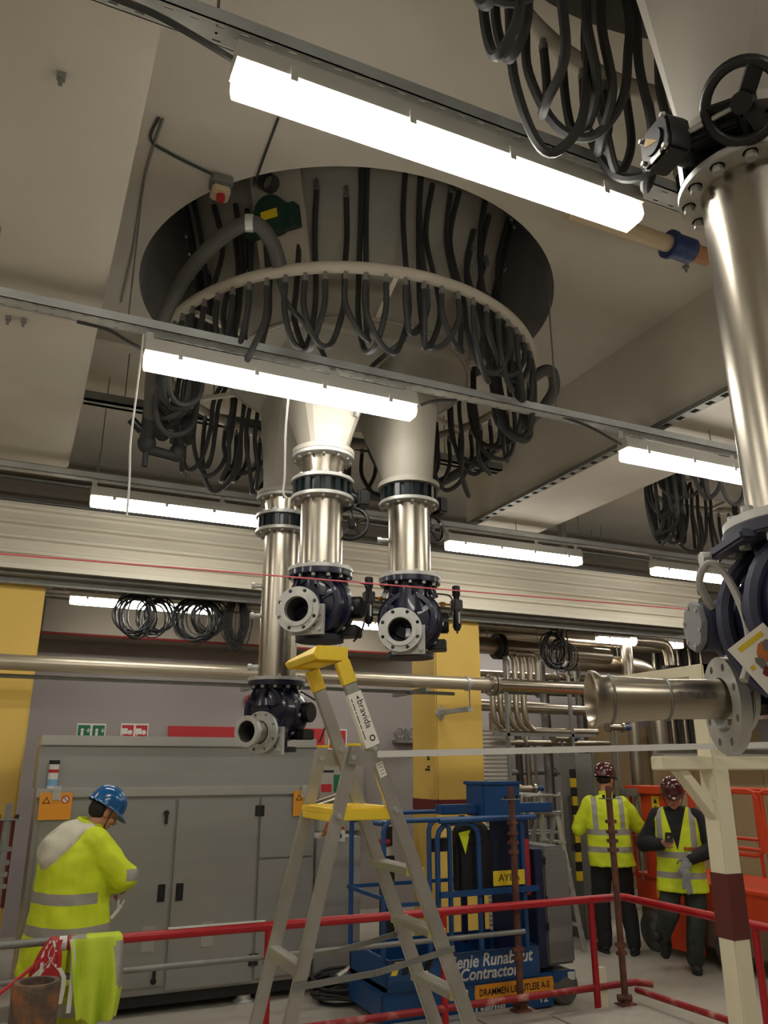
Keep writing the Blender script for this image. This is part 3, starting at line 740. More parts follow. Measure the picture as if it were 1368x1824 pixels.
# ---- outlet C
pipe_spool(OC, kz(3.395), kz(3.54), .128 * KS, 'short stainless reducer on the rear left outlet', FRK, r0=.11 * KS)
big(valve(OC, kz(3.31), 'dark butterfly valve on the rear left outlet', (.24, .04, .02), (.2, .12, -.10), (.3, -.8, .1)))
pipe_spool(OC, kz(2.34), kz(3.31), .118 * KS, 'tall stainless pipe reaching down to the lowest pump', FRK, stubs=((.10, math.pi * .85), (.45, math.pi * .88), (.66, math.pi * .88), (1.0, math.pi * .1)))
big(pump(OC, kz(2.34), R(-55), 'navy pump hanging lowest with a short open pipe on its outlet', ext=True, odz=-.125, ox=.083))
# ---- compressed-air filters beside A and B
def airfilter(p, label, to):
    t = thing('air_filter', label, 'filter', p, 0, 'air filter regulators on the pumps')
    MB().box2((-.032, -.03, -.035), (.032, .03, .035)).build('body', M_BLACK, t, .006)
    MB().lathe((0, 0, -.035), (0, 0, -1), [(.026, 0), (.028, .10), (.018, .125), (.006, .13), (.006, .145)], 18, True).build('bowl', M_BLACK, t)
    MB().lathe((0, 0, .035), (0, 0, 1), [(.02, 0), (.02, .02), (.026, .03), (.026, .085), (.022, .09)], 18, True).build('knob', M_BLACK, t)
    MB().box2((-.006, -.0325, -.12), (.004, -.028, -.05)).build('sight_glass', M_GALV, t)
    d = Vector(to)
    MB().cyl((.03 * (1 if d.x > 0 else -1), 0, 0), d, .008, n=8).build('brass_pipe', M_BRASS, t)
    MB().cyl(d * .55, d * .75, .014, n=6).build('union', M_BRASS, t)
    return t
airfilter((1.885, 4.36, 2.82), 'black air filter hanging between the two front pumps', (.12, 0, -.004))
airfilter((2.496, 4.36, 2.82), 'black air filter hanging right of the pump by the yellow column', (-.155, 0, .0))
cable([(1.700, 4.251, 2.885), (1.809, 4.229, 2.864), (1.831, 4.251, 2.777), (1.809, 4.273, 2.613), (1.766, 4.306, 2.537)], .006, M_BLACK, 'thin black cable curling beside the pump over the ladder')
cable([(2.311, 4.273, 2.864), (2.398, 4.251, 2.842), (2.398, 4.273, 2.733), (2.333, 4.306, 2.689)], .005, M_BLACK, 'thin black cable curling beside the pump by the yellow column')
cable([(1.744, 5.178, 2.319), (1.875, 5.123, 2.232), (1.918, 5.123, 2.144), (1.875, 5.145, 1.992)], .006, M_BLACK, 'thin black cable curling beside the lowest pump')
# ---- outlet E, nearest
t = thing('butterfly_valve', 'near butterfly valve with a yellow arrow dial and large black handwheel', 'valve', (OE[0], OE[1], 3.305), 0, 'butterfly valves on the outlet pipes')
MB().annulus((0, 0, 0), (0, 0, .09), .150, .118, 48).build('body', M_VALVE, t)
lg = MB().box((0, 0, .045), (.03, .034, .084)); lo = lg.build('lug', M_VALVE, None, .004); lm = lo.data; bpy.data.objects.remove(lo)
for k in range(14): inst(lm, 'lug', t, Matrix.Rotation(2 * math.pi * k / 14, 4, 'Z') @ Matrix.Translation((.16, 0, 0)))
gd = V(-.99, .13, 0).normalized()   # the gear sits on the side that looks into the hall
MB().cyl(gd * .13 + V(0, 0, .045), gd * .24 + V(0, 0, .05), .032, n=16).build('stem_neck', M_VALVE, t)
g = gd * .25 + V(0, 0, .06)
gx = gd.copy(); gy = V(.0, .0, 1); gz_ = gx.cross(gy)
gm = Matrix((gx, gz_, gy)).transposed()
gb = MB().prism([(-.05, -.055), (.05, -.055), (.06, -.02), (.06, .03), (.03, .06), (-.04, .06), (-.06, .03), (-.06, -.03)], g + gx * .035, gz_, gy, .07)
gb.build('gearbox', M_BLACK, t, .008)
fc = g + gx * (.036 if gz_.cross(gy).dot(gx) > 0 else -.036)
fc = g + gx * .036
MB().cyl(g + gx * .03, g + gx * .042, .035, n=20).build('dial', M_BLACK, t)
MB().prism([(-.032, -.002), (.028, -.012), (.028, .012)], g + gx * .0435 + V(0, 0, .0), (gz_ * .8 + gy * .5), (gy * .8 - gz_ * .5), .002).build('arrow', mat('arrow_yellow', (196, 150, 56), .5), t)
MB().prism([(-.02, -.008), (.02, -.008), (.02, .008), (-.02, .008)], g + gx * .036 + gy * -.045, gz_, gy, .002).build('plate_label', M_GALV, t)
for a, b_ in ((-.045, .045), (.045, .04), (-.04, -.045), (.045, -.03)):
    inst(BOLT, 'bolt', t, facing(g + gx * .035 + gz_ * a + gy * b_, gz_, gy.cross(gx).cross(gx) if False else gx.cross(gz_)) @ Matrix.Diagonal((.6, .6, .5, 1)))
wax = V(-.88, -.19, -.80).normalized()
wc = V(-.185, -.155, .055)
MB().cyl(wc - wax * .01, g + V(.01, -.03, .0), .007, n=10).build('shaft', M_GALV, t)
handwheel(t, wc, wax, .088, .014, 3, .04)
MB().bar(g + V(.04, -.02, .0), V(-.14, -.11, .05), .05, .045).build('gear_arm', M_BLACK, t, .006)
pipe_spool(OE, 2.36, 3.305, .122, 'nearest stainless pipe rising past the frame edge to the handwheel valve', bm=BOLTL, n=12)
# near pump: grey-navy casing, arched front, gear cylinder pointing towards the hall
t = thing('rotary_pump', 'near slate-grey pump with an arched casing and a product card hung on it', 'pump', (OE[0], OE[1], 2.36), R(-25), 'navy rotary pumps under the silo')
MB().cyl((0, 0, -.032), (0, 0, 0), .182, n=48).build('top_flange', M_BLUEG, t, .005)
bolts(t, (0, 0, -.032), (0, 0, -1), .155, 12, BOLTL, .1)
MB().lathe((0, 0, -.03), (0, 0, -1), [(.12, 0), (.115, .05), (.13, .12)], 32).build('neck', M_BLUE, t)
b = MB(); b.lathe((0, -.25, -.20), (0, 1, 0), [(0, 0), (.14, .0), (.165, .04), (.168, .12), (.168, .30), (.155, .33), (.10, .35), (.09, .36), (0, .362)], 48)
b.build('casing', M_BLUE, t)
# arched ribs over the side that looks to -X
for y in (-.06, .09):
    pts = [(-.165 * math.cos(a) - .012, y, -.20 + .175 * math.sin(a)) for a in [R(x) for x in range(-60, 101, 10)]]
    a = MB().tube(pts, .02, 8); a.build('arched_rib', M_BLUEG, t)
MB().box2((-.19, -.08, -.045), (-.15, .11, -.02)).build('rib_bridge', M_BLUEG, t, .006)
b = MB(); b.cyl((-.19, .10, -.045), (-.21, .10, -.045), .018, n=8); b.build('rib_bolt', M_GALV, t)
gp = V(-.135, .165, -.195)
b = MB(); b.cyl(gp + V(.10, 0, 0), gp + V(-.075, 0, 0), .058, n=32); b.annulus(gp + V(-.03, 0, 0), gp + V(-.012, 0, 0), .066, .05)
b.build('gear_cylinder', M_BLUEG, t, .003)
MB().cyl(gp + V(-.075, 0, 0), gp + V(-.09, 0, 0), .062, n=8).build('gear_end_plate', mat('plate_grey', (150, 150, 154), .45, .3), t, .003)
bolts(t, gp + V(-.088, 0, 0), (-1, 0, 0), .048, 6, SMALLB, .3)
b = MB(); b.box2((-.10, .10, -.40), (.12, .36, -.22)); b.build('outlet_block', M_BLUE, t, .02)
b = MB(); b.cyl((0, 0, -.37), (0, 0, -.40), .12, n=28); b.build('foot_flange', MATS['pump_foot'], t)
b = MB().tube(spline([(-.19, .12, -.16), (-.22, .10, -.10), (-.20, .08, -.06), (-.17, .06, -.10), (-.16, .02, -.2), (-.17, .0, -.28), (-.2, -.02, -.34)], 8), .009, 8); b.build('white_cable', M_WDUCT, t)
# spool pipe lying in the outlet flange
sp = thing('steel_spool', 'short stainless spool pipe with a flared rim pushed into a loose galvanised flange', 'pipe', (1.405, 1.50, 2.0), R(-25.4))
MB().lathe((.24, 0, 0), (-1, 0, 0), [(.047, 0), (.047, .22), (.057, .35), (.057, .375), (.067, .388), (.069, .40), (.062, .401), (.053, .38), (.053, .35), (.044, .22), (.044, .0)], 40).build('tube', M_INOXH, sp)
for u in (.02, -.115): MB().torus((u, 0, 0), (1, 0, 0), .048 if u > -.1 else .0575, .003, 40, 6).build('weld_seam', M_GALVD, sp)
fo = MB().holed((.15, 0, -.014), (.175, .0, -.014), .113, .064, .092, .0095).build('loose_flange', M_GALV, sp)
f2 = MB().annulus((.19, 0, .02), (.205, 0, .02), .10, .05, 40).build('pump_flange', M_GALV, sp, .003)
bolts(sp, (.19, 0, .02), (-1, 0, 0), .085, 6)
text('pen_mark', 'TCI 1.43', .026, M_GALVD, sp, facing((.08, -.0481, .004), (1, 0, 0), (0, 0, 1)), .0003)
# product card
cd = thing('product_card', 'white card printed with a pump picture hanging at a slant on the near pump', 'card', (1.385, 1.155, 2.05))
n_ = V(-.76, -.64, -.08).normalized()
rt = V(.91, -.415, 0); rt = (rt - n_ * rt.dot(n_)).normalized(); upv = n_.cross(rt); upv = upv if upv.z > 0 else -upv
ax = (rt * .60 - upv * .80).normalized(); ay = (rt * .80 + upv * .60).normalized()
def cpoly(P, h, name, m):
    b = MB(); r0 = [n_ * h + ax * p[0] + ay * p[1] for p in P]; b.loft([r0, [q + n_ * .0005 for q in r0]]); return b.build(name, m, cd)
def blob(x, y, rx, ry, h, m, k=9, seed=0):
    rn = random.Random(seed); cpoly([(x + rx * rn.uniform(.7, 1.15) * math.cos(2 * math.pi * i / k), y + ry * rn.uniform(.7, 1.15) * math.sin(2 * math.pi * i / k)) for i in range(k)], h, 'picture_print', m)
cpoly([(-.065, -.045), (.065, -.045), (.065, .045), (-.065, .045)], -.001, 'card', M_CARD)
cpoly([(-.055, -.028), (-.045, -.028), (-.045, .03), (-.055, .03)], .0, 'yellow_strip', M_SIGNY)
cpoly([(-.012, -.036), (-.004, -.036), (-.004, -.026), (-.012, -.026)], .0, 'yellow_strip', M_SIGNY)
blob(-.012, .012, .026, .022, .0, M_COPR, 11, 1); blob(-.026, .022, .012, .012, .0006, M_LGREY, 9, 2); blob(-.006, -.012, .014, .010, .0006, M_LGREY, 9, 3)
blob(.014, -.014, .012, .010, .0008, M_MAR, 10, 4); blob(.034, -.014, .020, .011, .0006, M_LGREY, 9, 5); blob(.046, -.018, .010, .010, .0009, M_BLUEG, 8, 6); blob(-.012, .03, .02, .012, .0008, M_COPR, 9, 7)
# ================================================================ LADDER
LAD = thing('step_ladder', 'aluminium platform step ladder with yellow top tray and platform', 'ladder', (1.5, 3.6, 0))
VN, VF = 3.40 - 3.6, 3.80 - 3.6
def lu(z): return 1.345 + (2.28 - z) * .41 - 1.5            # climbing stiles
def ru(z): return 1.40 - (1.92 - z) * .245 - 1.5            # rear legs
for y in (VN, VF):
    MB().bar((lu(0), y, 0), (lu(2.30), y, 2.30), .028, .062).build('stile', M_ALU, LAD, .003)
    MB().bar((ru(0), y * .98, 0), (ru(1.93), y * .98, 1.93), .025, .055).build('rear_leg', M_ALU, LAD, .003)
    MB().box((ru(1.93) + .0, y * .98, 1.935), (.06, .03, .012)).build('leg_cap', M_LYEL, LAD, .002)
    MB().prism([(-.05, -.03), (.07, -.045), (.07, .015), (-.03, .045)], (ru(1.9) + .02, y - (.02 if y < 0 else -.014), 1.885), (1, 0, 0), (0, 0, 1), .006).build('hinge_plate', M_ALU, LAD)
    for p in ((ru(1.88), 1.88), (lu(1.92), 1.92), (lu(1.66), 1.66), (ru(1.64), 1.64)):
        inst(BOLT, 'rivet', LAD, facing((p[0], y - .016, p[1]), (1, 0, 0), (0, 0, 1)))
for z in (.15, .40, .65, .90, 1.15, 1.40):
    st = MB().box((lu(z) - .005, 0, z), (.085, VF - VN - .02, .028)); so = st.build('step', M_ALU, LAD, .003)
    for y in (VN, VF): MB().box((lu(z), y * .93, z + .0), (.088, .010, .031)).build('step_cap', mat('pale_yellow', (214, 200, 120), .5), so)
    g = MB()
    for k in range(5): g.box((lu(z) - .037 + k * .016, 0, z + .0155), (.006, VF - VN - .04, .004))
    g.build('tread_rib', M_ALU, so)
pf = MB(); pf.box2((ru(1.65) - .03, VN - .0, 1.645), (lu(1.65) + .03, VF, 1.67)); pf.box2((ru(1.65) - .03, VN, 1.615), (ru(1.65) - .018, VF, 1.65)); pf.box2((lu(1.65) + .018, VN, 1.615), (lu(1.65) + .03, VF, 1.65)); pf.box2((ru(1.65) - .03, VN - .004, 1.62), (lu(1.65) + .03, VN + .006, 1.668))
pf.build('platform', M_LYEL, LAD, .003)
for k in range(9):
    MB().box2((ru(1.65) + .0 + k * .028, VN + .02, 1.67), (ru(1.65) + .012 + k * .028, VF - .02, 1.674)).build('platform_rib', M_LYEL, LAD)
MB().box((ru(1.06), 0, 1.06), (.05, VF - VN - .02, .05)).build('rear_brace', M_ALU, LAD, .003)
MB().box((ru(.45), 0, .45), (.05, VF - VN - .02, .05)).build('rear_brace', M_ALU, LAD, .003)
for y in (VN - .02, VF + .02):
    b = MB(); xa, xb = ru(1.02), lu(1.08); xm = (xa + xb) / 2
    b.bar((xa - .03, y, 1.01), (xm, y, 1.03), .006, .024); b.bar((xm, y, 1.03), (xb + .04, y, 1.09), .006, .024); b.cyl((xm, y - .008, 1.03), (xm, y + .008, 1.03), .012, n=10)
    b.build('spreader_stay', M_GALVD, LAD)
# yellow tray
b = MB()
x0, x1 = 1.215 - 1.5, 1.365 - 1.5
b.box2((x0, VN + .0, 2.315), (x1, VF, 2.33)); b.box2((x0, VN - .01, 2.30), (x1, VN + .005, 2.365)); b.box2((x0, VF - .005, 2.30), (x1, VF + .01, 2.345)); b.box2((x1 - .012, VN, 2.31), (x1, VF, 2.365)); b.box2((x0 + .02, VN + .1, 2.30), (x1 - .02, VF - .1, 2.315))
b.add([(x0 - .02, VN - .01, 2.325), (x0, VN - .01, 2.30), (x0, VN - .01, 2.365), (x0 - .02, VF + .01, 2.325), (x0, VF + .01, 2.30), (x0, VF + .01, 2.345)], [(0, 1, 2), (3, 5, 4), (0, 3, 4, 1), (0, 2, 5, 3), (1, 4, 5, 2)])
b.build('top_tray', M_LYEL, LAD, .003)
for y in (VN, VF): MB().bar((lu(2.30), y, 2.30), (lu(2.20), y, 2.20), .034, .068).build('tray_socket', M_LYEL, LAD, .003)
# printed sleeve and label on the near stile
d = V(lu(1.5) - lu(2.2), 0, -.7).normalized(); nx = V(-d.z, 0, d.x); nx = -nx if nx.x < 0 else nx
def stile(z): return V(lu(z), VN, z)
sl = MB().bar(stile(2.16), stile(1.93), .034, .070).build('printed_sleeve', M_CARD, LAD)
text('sleeve_print', 'bravida', .045, M_INK, sl, facing(stile(2.065) + V(0, -.0175, 0) + nx * .012, d, -(V(0, -1, 0).cross(d)) if False else V(0, -1, 0).cross(d)), .0004)
for za, zb in ((2.14, 2.125), (2.12, 2.09), (2.085, 2.075), (2.07, 2.035), (2.03, 2.01), (2.005, 1.965)): MB().bar(stile(za) + V(0, -.0175, 0) - nx * .024, stile(zb) + V(0, -.0175, 0) - nx * .024, .0006, .004).build('sleeve_print', M_INK, sl)
MB().prism([(-.014, -.008), (.006, 0), (-.014, .008), (-.009, 0)], stile(2.142) + V(0, -.018, 0) + nx * .008, -d, V(0, -1, 0).cross(-d), .0006).build('sleeve_print', M_INK, sl)
b = MB().annulus(stile(1.962) + V(0, -.0182, 0) + nx * .01, stile(1.962) + V(0, -.0176, 0) + nx * .01, .014, .009, 20); b.build('sleeve_print', M_INK, sl)
lb = MB().bar(stile(1.86), stile(1.80), .030, .034).build('rating_label', M_CARD, LAD)
for k in range(4):
    MB().bar(stile(1.852 - k * .013) + V(0, -.0152, 0) - nx * .01, stile(1.852 - k * .013) + V(0, -.0152, 0) + nx * .01, .0006, .003).build('label_print', M_GALVD, lb)
# ================================================================ GUARD RAILS
RY, RZ = 5.80, .80
g = thing('guard_rail', 'red painted guard rail running in front of the grey cabinet and blue lift', 'railing', (2.6, RY, 0))
gx = lambda x: x - 2.6
b = MB(); b.cyl((gx(.38), 0, RZ), (gx(4.72), 0, RZ), .03, n=16); b.tube(spline([(gx(4.70), 0, RZ), (gx(4.80), 0, RZ), (gx(4.84), -.05, RZ - .002), (gx(4.84), -.12, RZ - .004)], 5), .03, 16)
b.build('top_rail', M_RED, g)
for x in (1.78, 3.13, 4.50): MB().cyl((gx(x), 0, .0), (gx(x), 0, RZ), .026, n=14).build('post', M_RED, g)
MB().cyl((gx(.40), 0, .0), (gx(.40), 0, RZ), .027, n=14).build('post', M_RED, g)
MB().cyl((gx(.05), .02, .61), (gx(3.86), .02, .61), .019, n=12).build('mid_rail', M_GALVD, g)
b = MB(); b.tube(spline([(gx(1.78), 0, .165), (gx(3.5), 0, .165), (gx(4.75), 0, .165), (gx(4.92), -.01, .16), (gx(5.02), -.06, .15)], 5), .026, 12); b.build('toe_rail', M_REDW, g)
MB().box2((gx(1.1), -.012, RZ + .03), (gx(1.75), .006, RZ + .04)).build('cable_strip', M_WHITE, g)
MB().box2((gx(4.52), -.005, .02), (gx(4.60), .03, .30)).build('toe_board', M_CREAM, g)
g2 = thing('guard_rail', 'red painted guard rail turning back past the hatch plates to the cream post', 'railing', (4.84, 4.4, 0))
MB().cyl((0, 1.29, RZ - .004), (0, -1.6, RZ - .004), .03, n=16).build('top_rail', M_RED, g2)
for y in (.06, -1.4): MB().cyl((0, y, 0), (0, y, RZ), .026, n=14).build('post', M_RED, g2)
MB().cyl((0, 1.33, .13), (0, -1.6, .17), .024, n=12).build('toe_rail', M_REDW, g2)
# scaffold tube and rail at far left
g3 = thing('scaffold_rail', 'galvanised scaffold tubes at the left beyond the taped rail end', 'railing', (-.3, 5.84, 0))
for z in (.80, .36): MB().cyl((-1.6, 0, z), (.72, .0, z + .01), .024, n=12).build('tube', M_GALVD, g3)
MB().cyl((-1.2, 0, 0), (-1.2, 0, .9), .024, n=12).build('post', M_GALVD, g3)
# red and white barrier tape knotted round the rail end
tp = thing('barrier_tape', 'red and white barrier tape knotted round the end of the red rail', 'tape', (.42, 5.79, .45))
rnd = random.Random(4)
for k in range(14):
    m_ = M_SIGNR if k % 3 else M_WHITE
    x = rnd.uniform(-.06, .10)
    pts = [(x, -.05, .38), (x + rnd.uniform(-.05, .03), -.065, .30), (x + rnd.uniform(-.12, .06), -.06, .18), (x + rnd.uniform(-.2, .08), -.05, rnd.uniform(-.05, .10))]
    s_ = spline(pts, 4); b = MB()
    for i in range(len(s_) - 1):
        w0, w1 = .013, .013
        b.add([s_[i] + V(-w0, 0, 0), s_[i] + V(w0, .006, 0), s_[i + 1] + V(w1, .006, 0), s_[i + 1] + V(-w1, 0, 0), s_[i] + V(-w0, .004, 0), s_[i] + V(w0, .01, 0), s_[i + 1] + V(w1, .01, 0), s_[i + 1] + V(-w1, .004, 0)],
              [(0, 1, 2, 3), (7, 6, 5, 4), (0, 3, 7, 4), (1, 5, 6, 2)])
    b.build('tape_strand', m_, tp)
for x in (-.03, .02, .07): MB().annulus((x, .01, .35), (x + .045, .01, .35), .042, .03, 16).build('tape_wrap', M_SIGNR if x != .02 else M_WHITE, tp)
b = MB().tube(spline([(-.05, -.05, .30), (-.25, -.12, .16), (-.45, -.2, .05), (-.75, -.3, .04)], 6), .012, 5); b.build('tape_strand', M_SIGNR, tp)
# ================================================================ HATCH PLATES, PROPS, RUSTY PIPE
for (x0, x1, y0, y1, lb) in ((3.97, 4.80, 4.2, 5.68, 'tread plate hatch cover nearest the rail corner'), (3.42, 3.95, 4.2, 5.98, 'tread plate hatch cover under the left rusty prop'), (2.75, 3.40, 4.4, 5.99, 'tread plate hatch cover reaching towards the blue lift')):
    p = single(MB().box2((x0, y0, 0), (x1, y1, .06)), 'hatch_plate', M_TREAD, lb, 'plate', 'steel tread plates on the floor', .004)
def prop(x, y, label, h=1.62, m=M_RUST):
    t = thing('steel_prop', label, 'prop', (x, y, .06), 0, 'rusty adjustable props')
    MB().cyl((0, 0, 0), (0, 0, h - .1), .026, n=14).build('outer_tube', m, t)
    MB().box2((-.022, -.015, h - .14), (.022, .015, h)).build('head_bar', m, t, .003)
    b = MB(); b.box((0, 0, h - .10), (.17, .06, .008)); b.build('pin_plate', M_GALVD, t)
    for s_ in (-1, 1): MB().cyl((s_ * .055, 0, h - .10), (s_ * .055, 0, h - .07), .012, n=8).build('pin', M_BLACK, t)
    for z in (h - .28, h - .36, h - .43, h - .50, .42, .36): MB().box((0, 0, z), (.085, .05, .028), rnd.uniform(-.4, .4)).build('coupler', m, t, .004)
    MB().box2((-.07, -.05, 0), (.07, .05, .012)).build('base_plate', m, t)
    b = MB(); b.cyl((.04, -.03, .05), (-.06, .02, .05), .025, n=10); b.build('base_clamp', m, t)
    return t
prop(4.66, 5.66, 'rusty brown steel prop beside the rail corner')
prop(3.82, 5.86, 'rusty brown steel prop with red paint in front of the lift basket')
prop(.06, 6.05, 'grey weathered steel prop beside the worker in the hooded coat', 1.55, M_GALVD)
b = MB(); b.lathe((.265, 4.5, .0), (0, 0, 1), [(.105, 0), (.105, .84), (.107, .872), (.10, .885), (.078, .885), (.075, .87), (.075, .3), (0, .29)], 40)
single(b, 'rusty_pipe', M_RUSTB, 'thick rusty open pipe stub standing below the draped hi-vis coat', 'pipe')
# ================================================================ GREY CABINET
CB = thing('machine_cabinet', 'long brushed steel machine cabinet with tall doors and warning plates', 'cabinet', (1.41, 7.15, 0))
cx = lambda x: x - 1.41
b = MB(); b.box2((cx(.26), .0, .14), (cx(2.58), .78, 1.66)); b.build('body', M_CAB, CB, .006)
b = MB(); b.box2((cx(.24), .06, 1.66), (cx(2.58), .78, 2.0)); b.build('upper_panel', M_CAB, CB, .006)
b = MB(); b.box2((cx(.24), .03, 2.0), (cx(2.59), .80, 2.08)); b.build('top_edge', M_CABD, CB, .006)
b = MB(); b.box2((cx(.25), -.03, 1.60), (cx(2.59), .08, 1.67)); b.build('ledge', M_CABD, CB, .006)
for (xa, xb, za, zb) in ((.30, 1.335, .20, 1.575), (1.36, 2.05, .16, 1.575), (2.075, 2.56, 1.09, 1.575), (2.075, 2.56, .18, 1.075)):
    dr = MB().box2((cx(xa), -.022, za), (cx(xb), .0, zb)).build('door', M_CAB, CB, .004)
    if xb < 2.1:
        hx = xb - .06 if xa < 1 else xa + .06
        hd = MB(); hd.box2((cx(hx) - .03, -.026, .80), (cx(hx) + .03, -.021, .93)); ho = hd.build('handle_recess', M_BLACK, dr)
        MB().box2((cx(hx) - .012, -.03, .83), (cx(hx) + .012, -.025, .91)).build('latch', M_RUB, dr, .003)
    for z in ((1.47, .24) if xa < 1 else ()):
        k = MB(); k.cyl((cx(xb) - .07, -.022, z), (cx(xb) - .07, -.05, z), .022, n=14); k.box((cx(xb) - .07, -.05, z - .04 if z > 1 else z + .04), (.024, .02, .09)); k.build('twist_lock', M_BLACK, dr, .004)
for z in (1.47, .32):
    for x in (2.04, 2.085): MB().box2((cx(x) - .018, -.032, z - .045), (cx(x) + .018, -.022, z + .045)).build('hinge', M_BLACK, CB, .003)
b = MB(); b.box2((cx(.30), .02, .06), (cx(2.56), .76, .15)); b.build('plinth', M_DARK, CB)
for x in (.92, 2.02): MB().lathe((cx(x), .06, 0), (0, 0, 1), [(.085, 0), (.085, .015), (.06, .03), (.055, .06)], 24, True).build('foot', M_GALV, CB)
for x in (1.62, 1.15): MB().box2((cx(x), -.028, .45), (cx(x) + .10, -.022, .63)).build('tape_patch', M_CABD, CB)
def sign_o(x0, x1, z0, z1, label, y=7.11):
    t = thing('warning_plate', label, 'sign', ((x0 + x1) / 2, y, z0), 0, 'orange warning plates on the cabinet')
    w = (x1 - x0) / 2; h = z1 - z0
    MB().box2((-w, -.004, 0), (w, .004, h)).build('plate', M_OSIGN, t)
    MB().prism([(-.03, 0), (.03, 0), (0, .052)], (-w + .05, -.0041, h - .08), (1, 0, 0), (0, 0, 1), .0008).build('warning_triangle', M_INK, t)
    MB().prism([(-.019, .006), (.019, .006), (0, .04)], (-w + .05, -.005, h - .08), (1, 0, 0), (0, 0, 1), .0008).build('triangle_fill', M_OSIGN, t)
    a = MB().annulus((w - .05, -.0052, h - .052), (w - .05, -.0042, h - .052), .03, .022, 20); a.bar((w - .07, -.0048, h - .03), (w - .03, -.0048, h - .07), .001, .006); a.build('prohibition_ring', M_SIGNR, t)
    MB().cyl((w - .05, -.0042, h - .052), (w - .05, -.0045, h - .052), .022, n=18).build('ring_fill', M_WHITE, t)
    b = MB(); b.box2((-.03, -.012, h - .055), (.03, -.004, h + .05)); b.cyl((0, -.012, h - .02), (0, -.018, h - .02), .012, n=10); b.cyl((0, -.012, h + .025), (0, -.018, h + .025), .012, n=10); b.build('bracket', M_GALV, t)
sign_o(.28, .52, 1.44, 1.64, 'orange warning plate on the cabinet behind the hooded worker')
sign_o(2.36, 2.56, 1.42, 1.63, 'orange warning plate on the cabinet behind the ladder')
c = thing('spray_tin', 'white cartridge with blue and red print standing on the cabinet ledge', 'tin', (.36, 7.165, 1.67))
MB().cyl((0, 0, 0), (0, 0, .19), .038, n=24).build('can', M_WHITE, c); MB().cyl((0, 0, .185), (0, 0, .215), .04, n=24).build('lid', M_INK, c)
MB().annulus((0, 0, .02), (0, 0, .07), .0388, .037, 24).build('print_band', mat('print_blue', (120, 170, 205), .5), c)
MB().annulus((0, 0, .12), (0, 0, .145), .0388, .037, 24).build('print_band', M_SIGNR, c)
# second machine beyond the cabinet
m2 = thing('machine_box', 'low grey machine box with copper pipes on top, right of the cabinet', 'machine', (2.85, 7.5, 0))
MB().box2((-.22, -.25, .1), (.22, .35, 1.22)).build('body', M_CABD, m2, .008); MB().box2((-.2, -.22, 0), (.2, .3, .1)).build('plinth', M_DARK, m2)
b = MB(); b.cyl((-.15, .1, 1.22), (-.15, .1, 1.5), .02, n=10); b.cyl((-.2, .1, 1.45), (.15, .1, 1.55), .045, n=14); b.cyl((.02, 0, 1.22), (.02, 0, 1.4), .03, n=10); b.build('pipework', M_INOXH, m2)
b = MB(); b.tube(spline([(-.1, -.1, 1.22), (-.05, -.12, 1.34), (.05, -.1, 1.36), (.12, -.05, 1.28), (.14, 0, 1.22)], 5), .012, 8); b.tube(spline([(-.05, .0, 1.22), (.0, -.1, 1.31), (.1, -.1, 1.3), (.16, .05, 1.22)], 5), .014, 8); b.cyl((.1, -.05, 1.22), (.1, -.05, 1.30), .03, n=10); b.build('copper_loop', M_COPR, m2)
MB().box2((-.06, -.262, 1.18), (.06, -.24, 1.28)).build('socket_plate', M_WHITE, m2, .004)
MB().annulus((0, -.275, 1.235), (0, -.262, 1.235), .022, .015, 16).build('socket_collar', M_BLACK, m2)
# draped hi-vis coat over the rail
def drape():
    b = MB(); nx, ns = 26, 34; rows = []
    x0, x1 = .50, .80
    for j in range(ns + 1):
        s_ = j / ns; row = []
        for i in range(nx + 1):
            u = i / nx
            front = s_ * .82 - .30                         # arc length, negative = behind the rail
            fold = .085 * math.sin(u * 14 + 1.2 + s_ * 2.2) * (.6 + .4 * math.sin(u * 5 + s_ * 4)) * min(1, abs(front) * 4)
            spread = 1 + .18 * max(0, front) - .25 * max(0, front - .45)
            lean = .10 * max(0, front)
            f_ = max(0, front) / .6
            xl = x0 + .10 * f_ ** 1.3; xr = x1 + .04 * math.sin(f_ * 3.1)
            x = xl + (xr - xl) * u
            if abs(front) < .06: z = RZ + .034; y = RY - front * .6
            else:
                dz = abs(front) - .06; z = RZ + .025 - dz * (1 - .05 * math.sin(u * 9 + .5) * (1 if front > .2 else 0)); y = RY - math.copysign(.045 + .03 * min(1, dz * 3), front) - fold * (1 if front > 0 else -.5)
            row.append((x, y, z))
        rows.append(row)
    top = [p for r_ in rows for p in r_]; W_ = nx + 1
    b.add(top, [(j * W_ + i, j * W_ + i + 1, (j + 1) * W_ + i + 1, (j + 1) * W_ + i) for j in range(ns) for i in range(nx)])
    o = b.build('draped_coat', [M_HV2, M_REFL], None)
    for p in o.data.polygons:
        c = p.center
        if (c.z < .80 and c.z > .55 and (c.x - .50) > .265 + .1 * (RZ - c.z)) or (c.z > RZ + .02 and c.x < .60): p.material_index = 1
    md = o.modifiers.new('thickness', 'SOLIDIFY'); md.thickness = .012; md.offset = 0
    sb = o.modifiers.new('smooth', 'SUBSURF'); sb.levels = 1; sb.render_levels = 1
    return tag(rebase(o), 'yellow hi-vis coat slung over the red rail', 'coat')
drape()
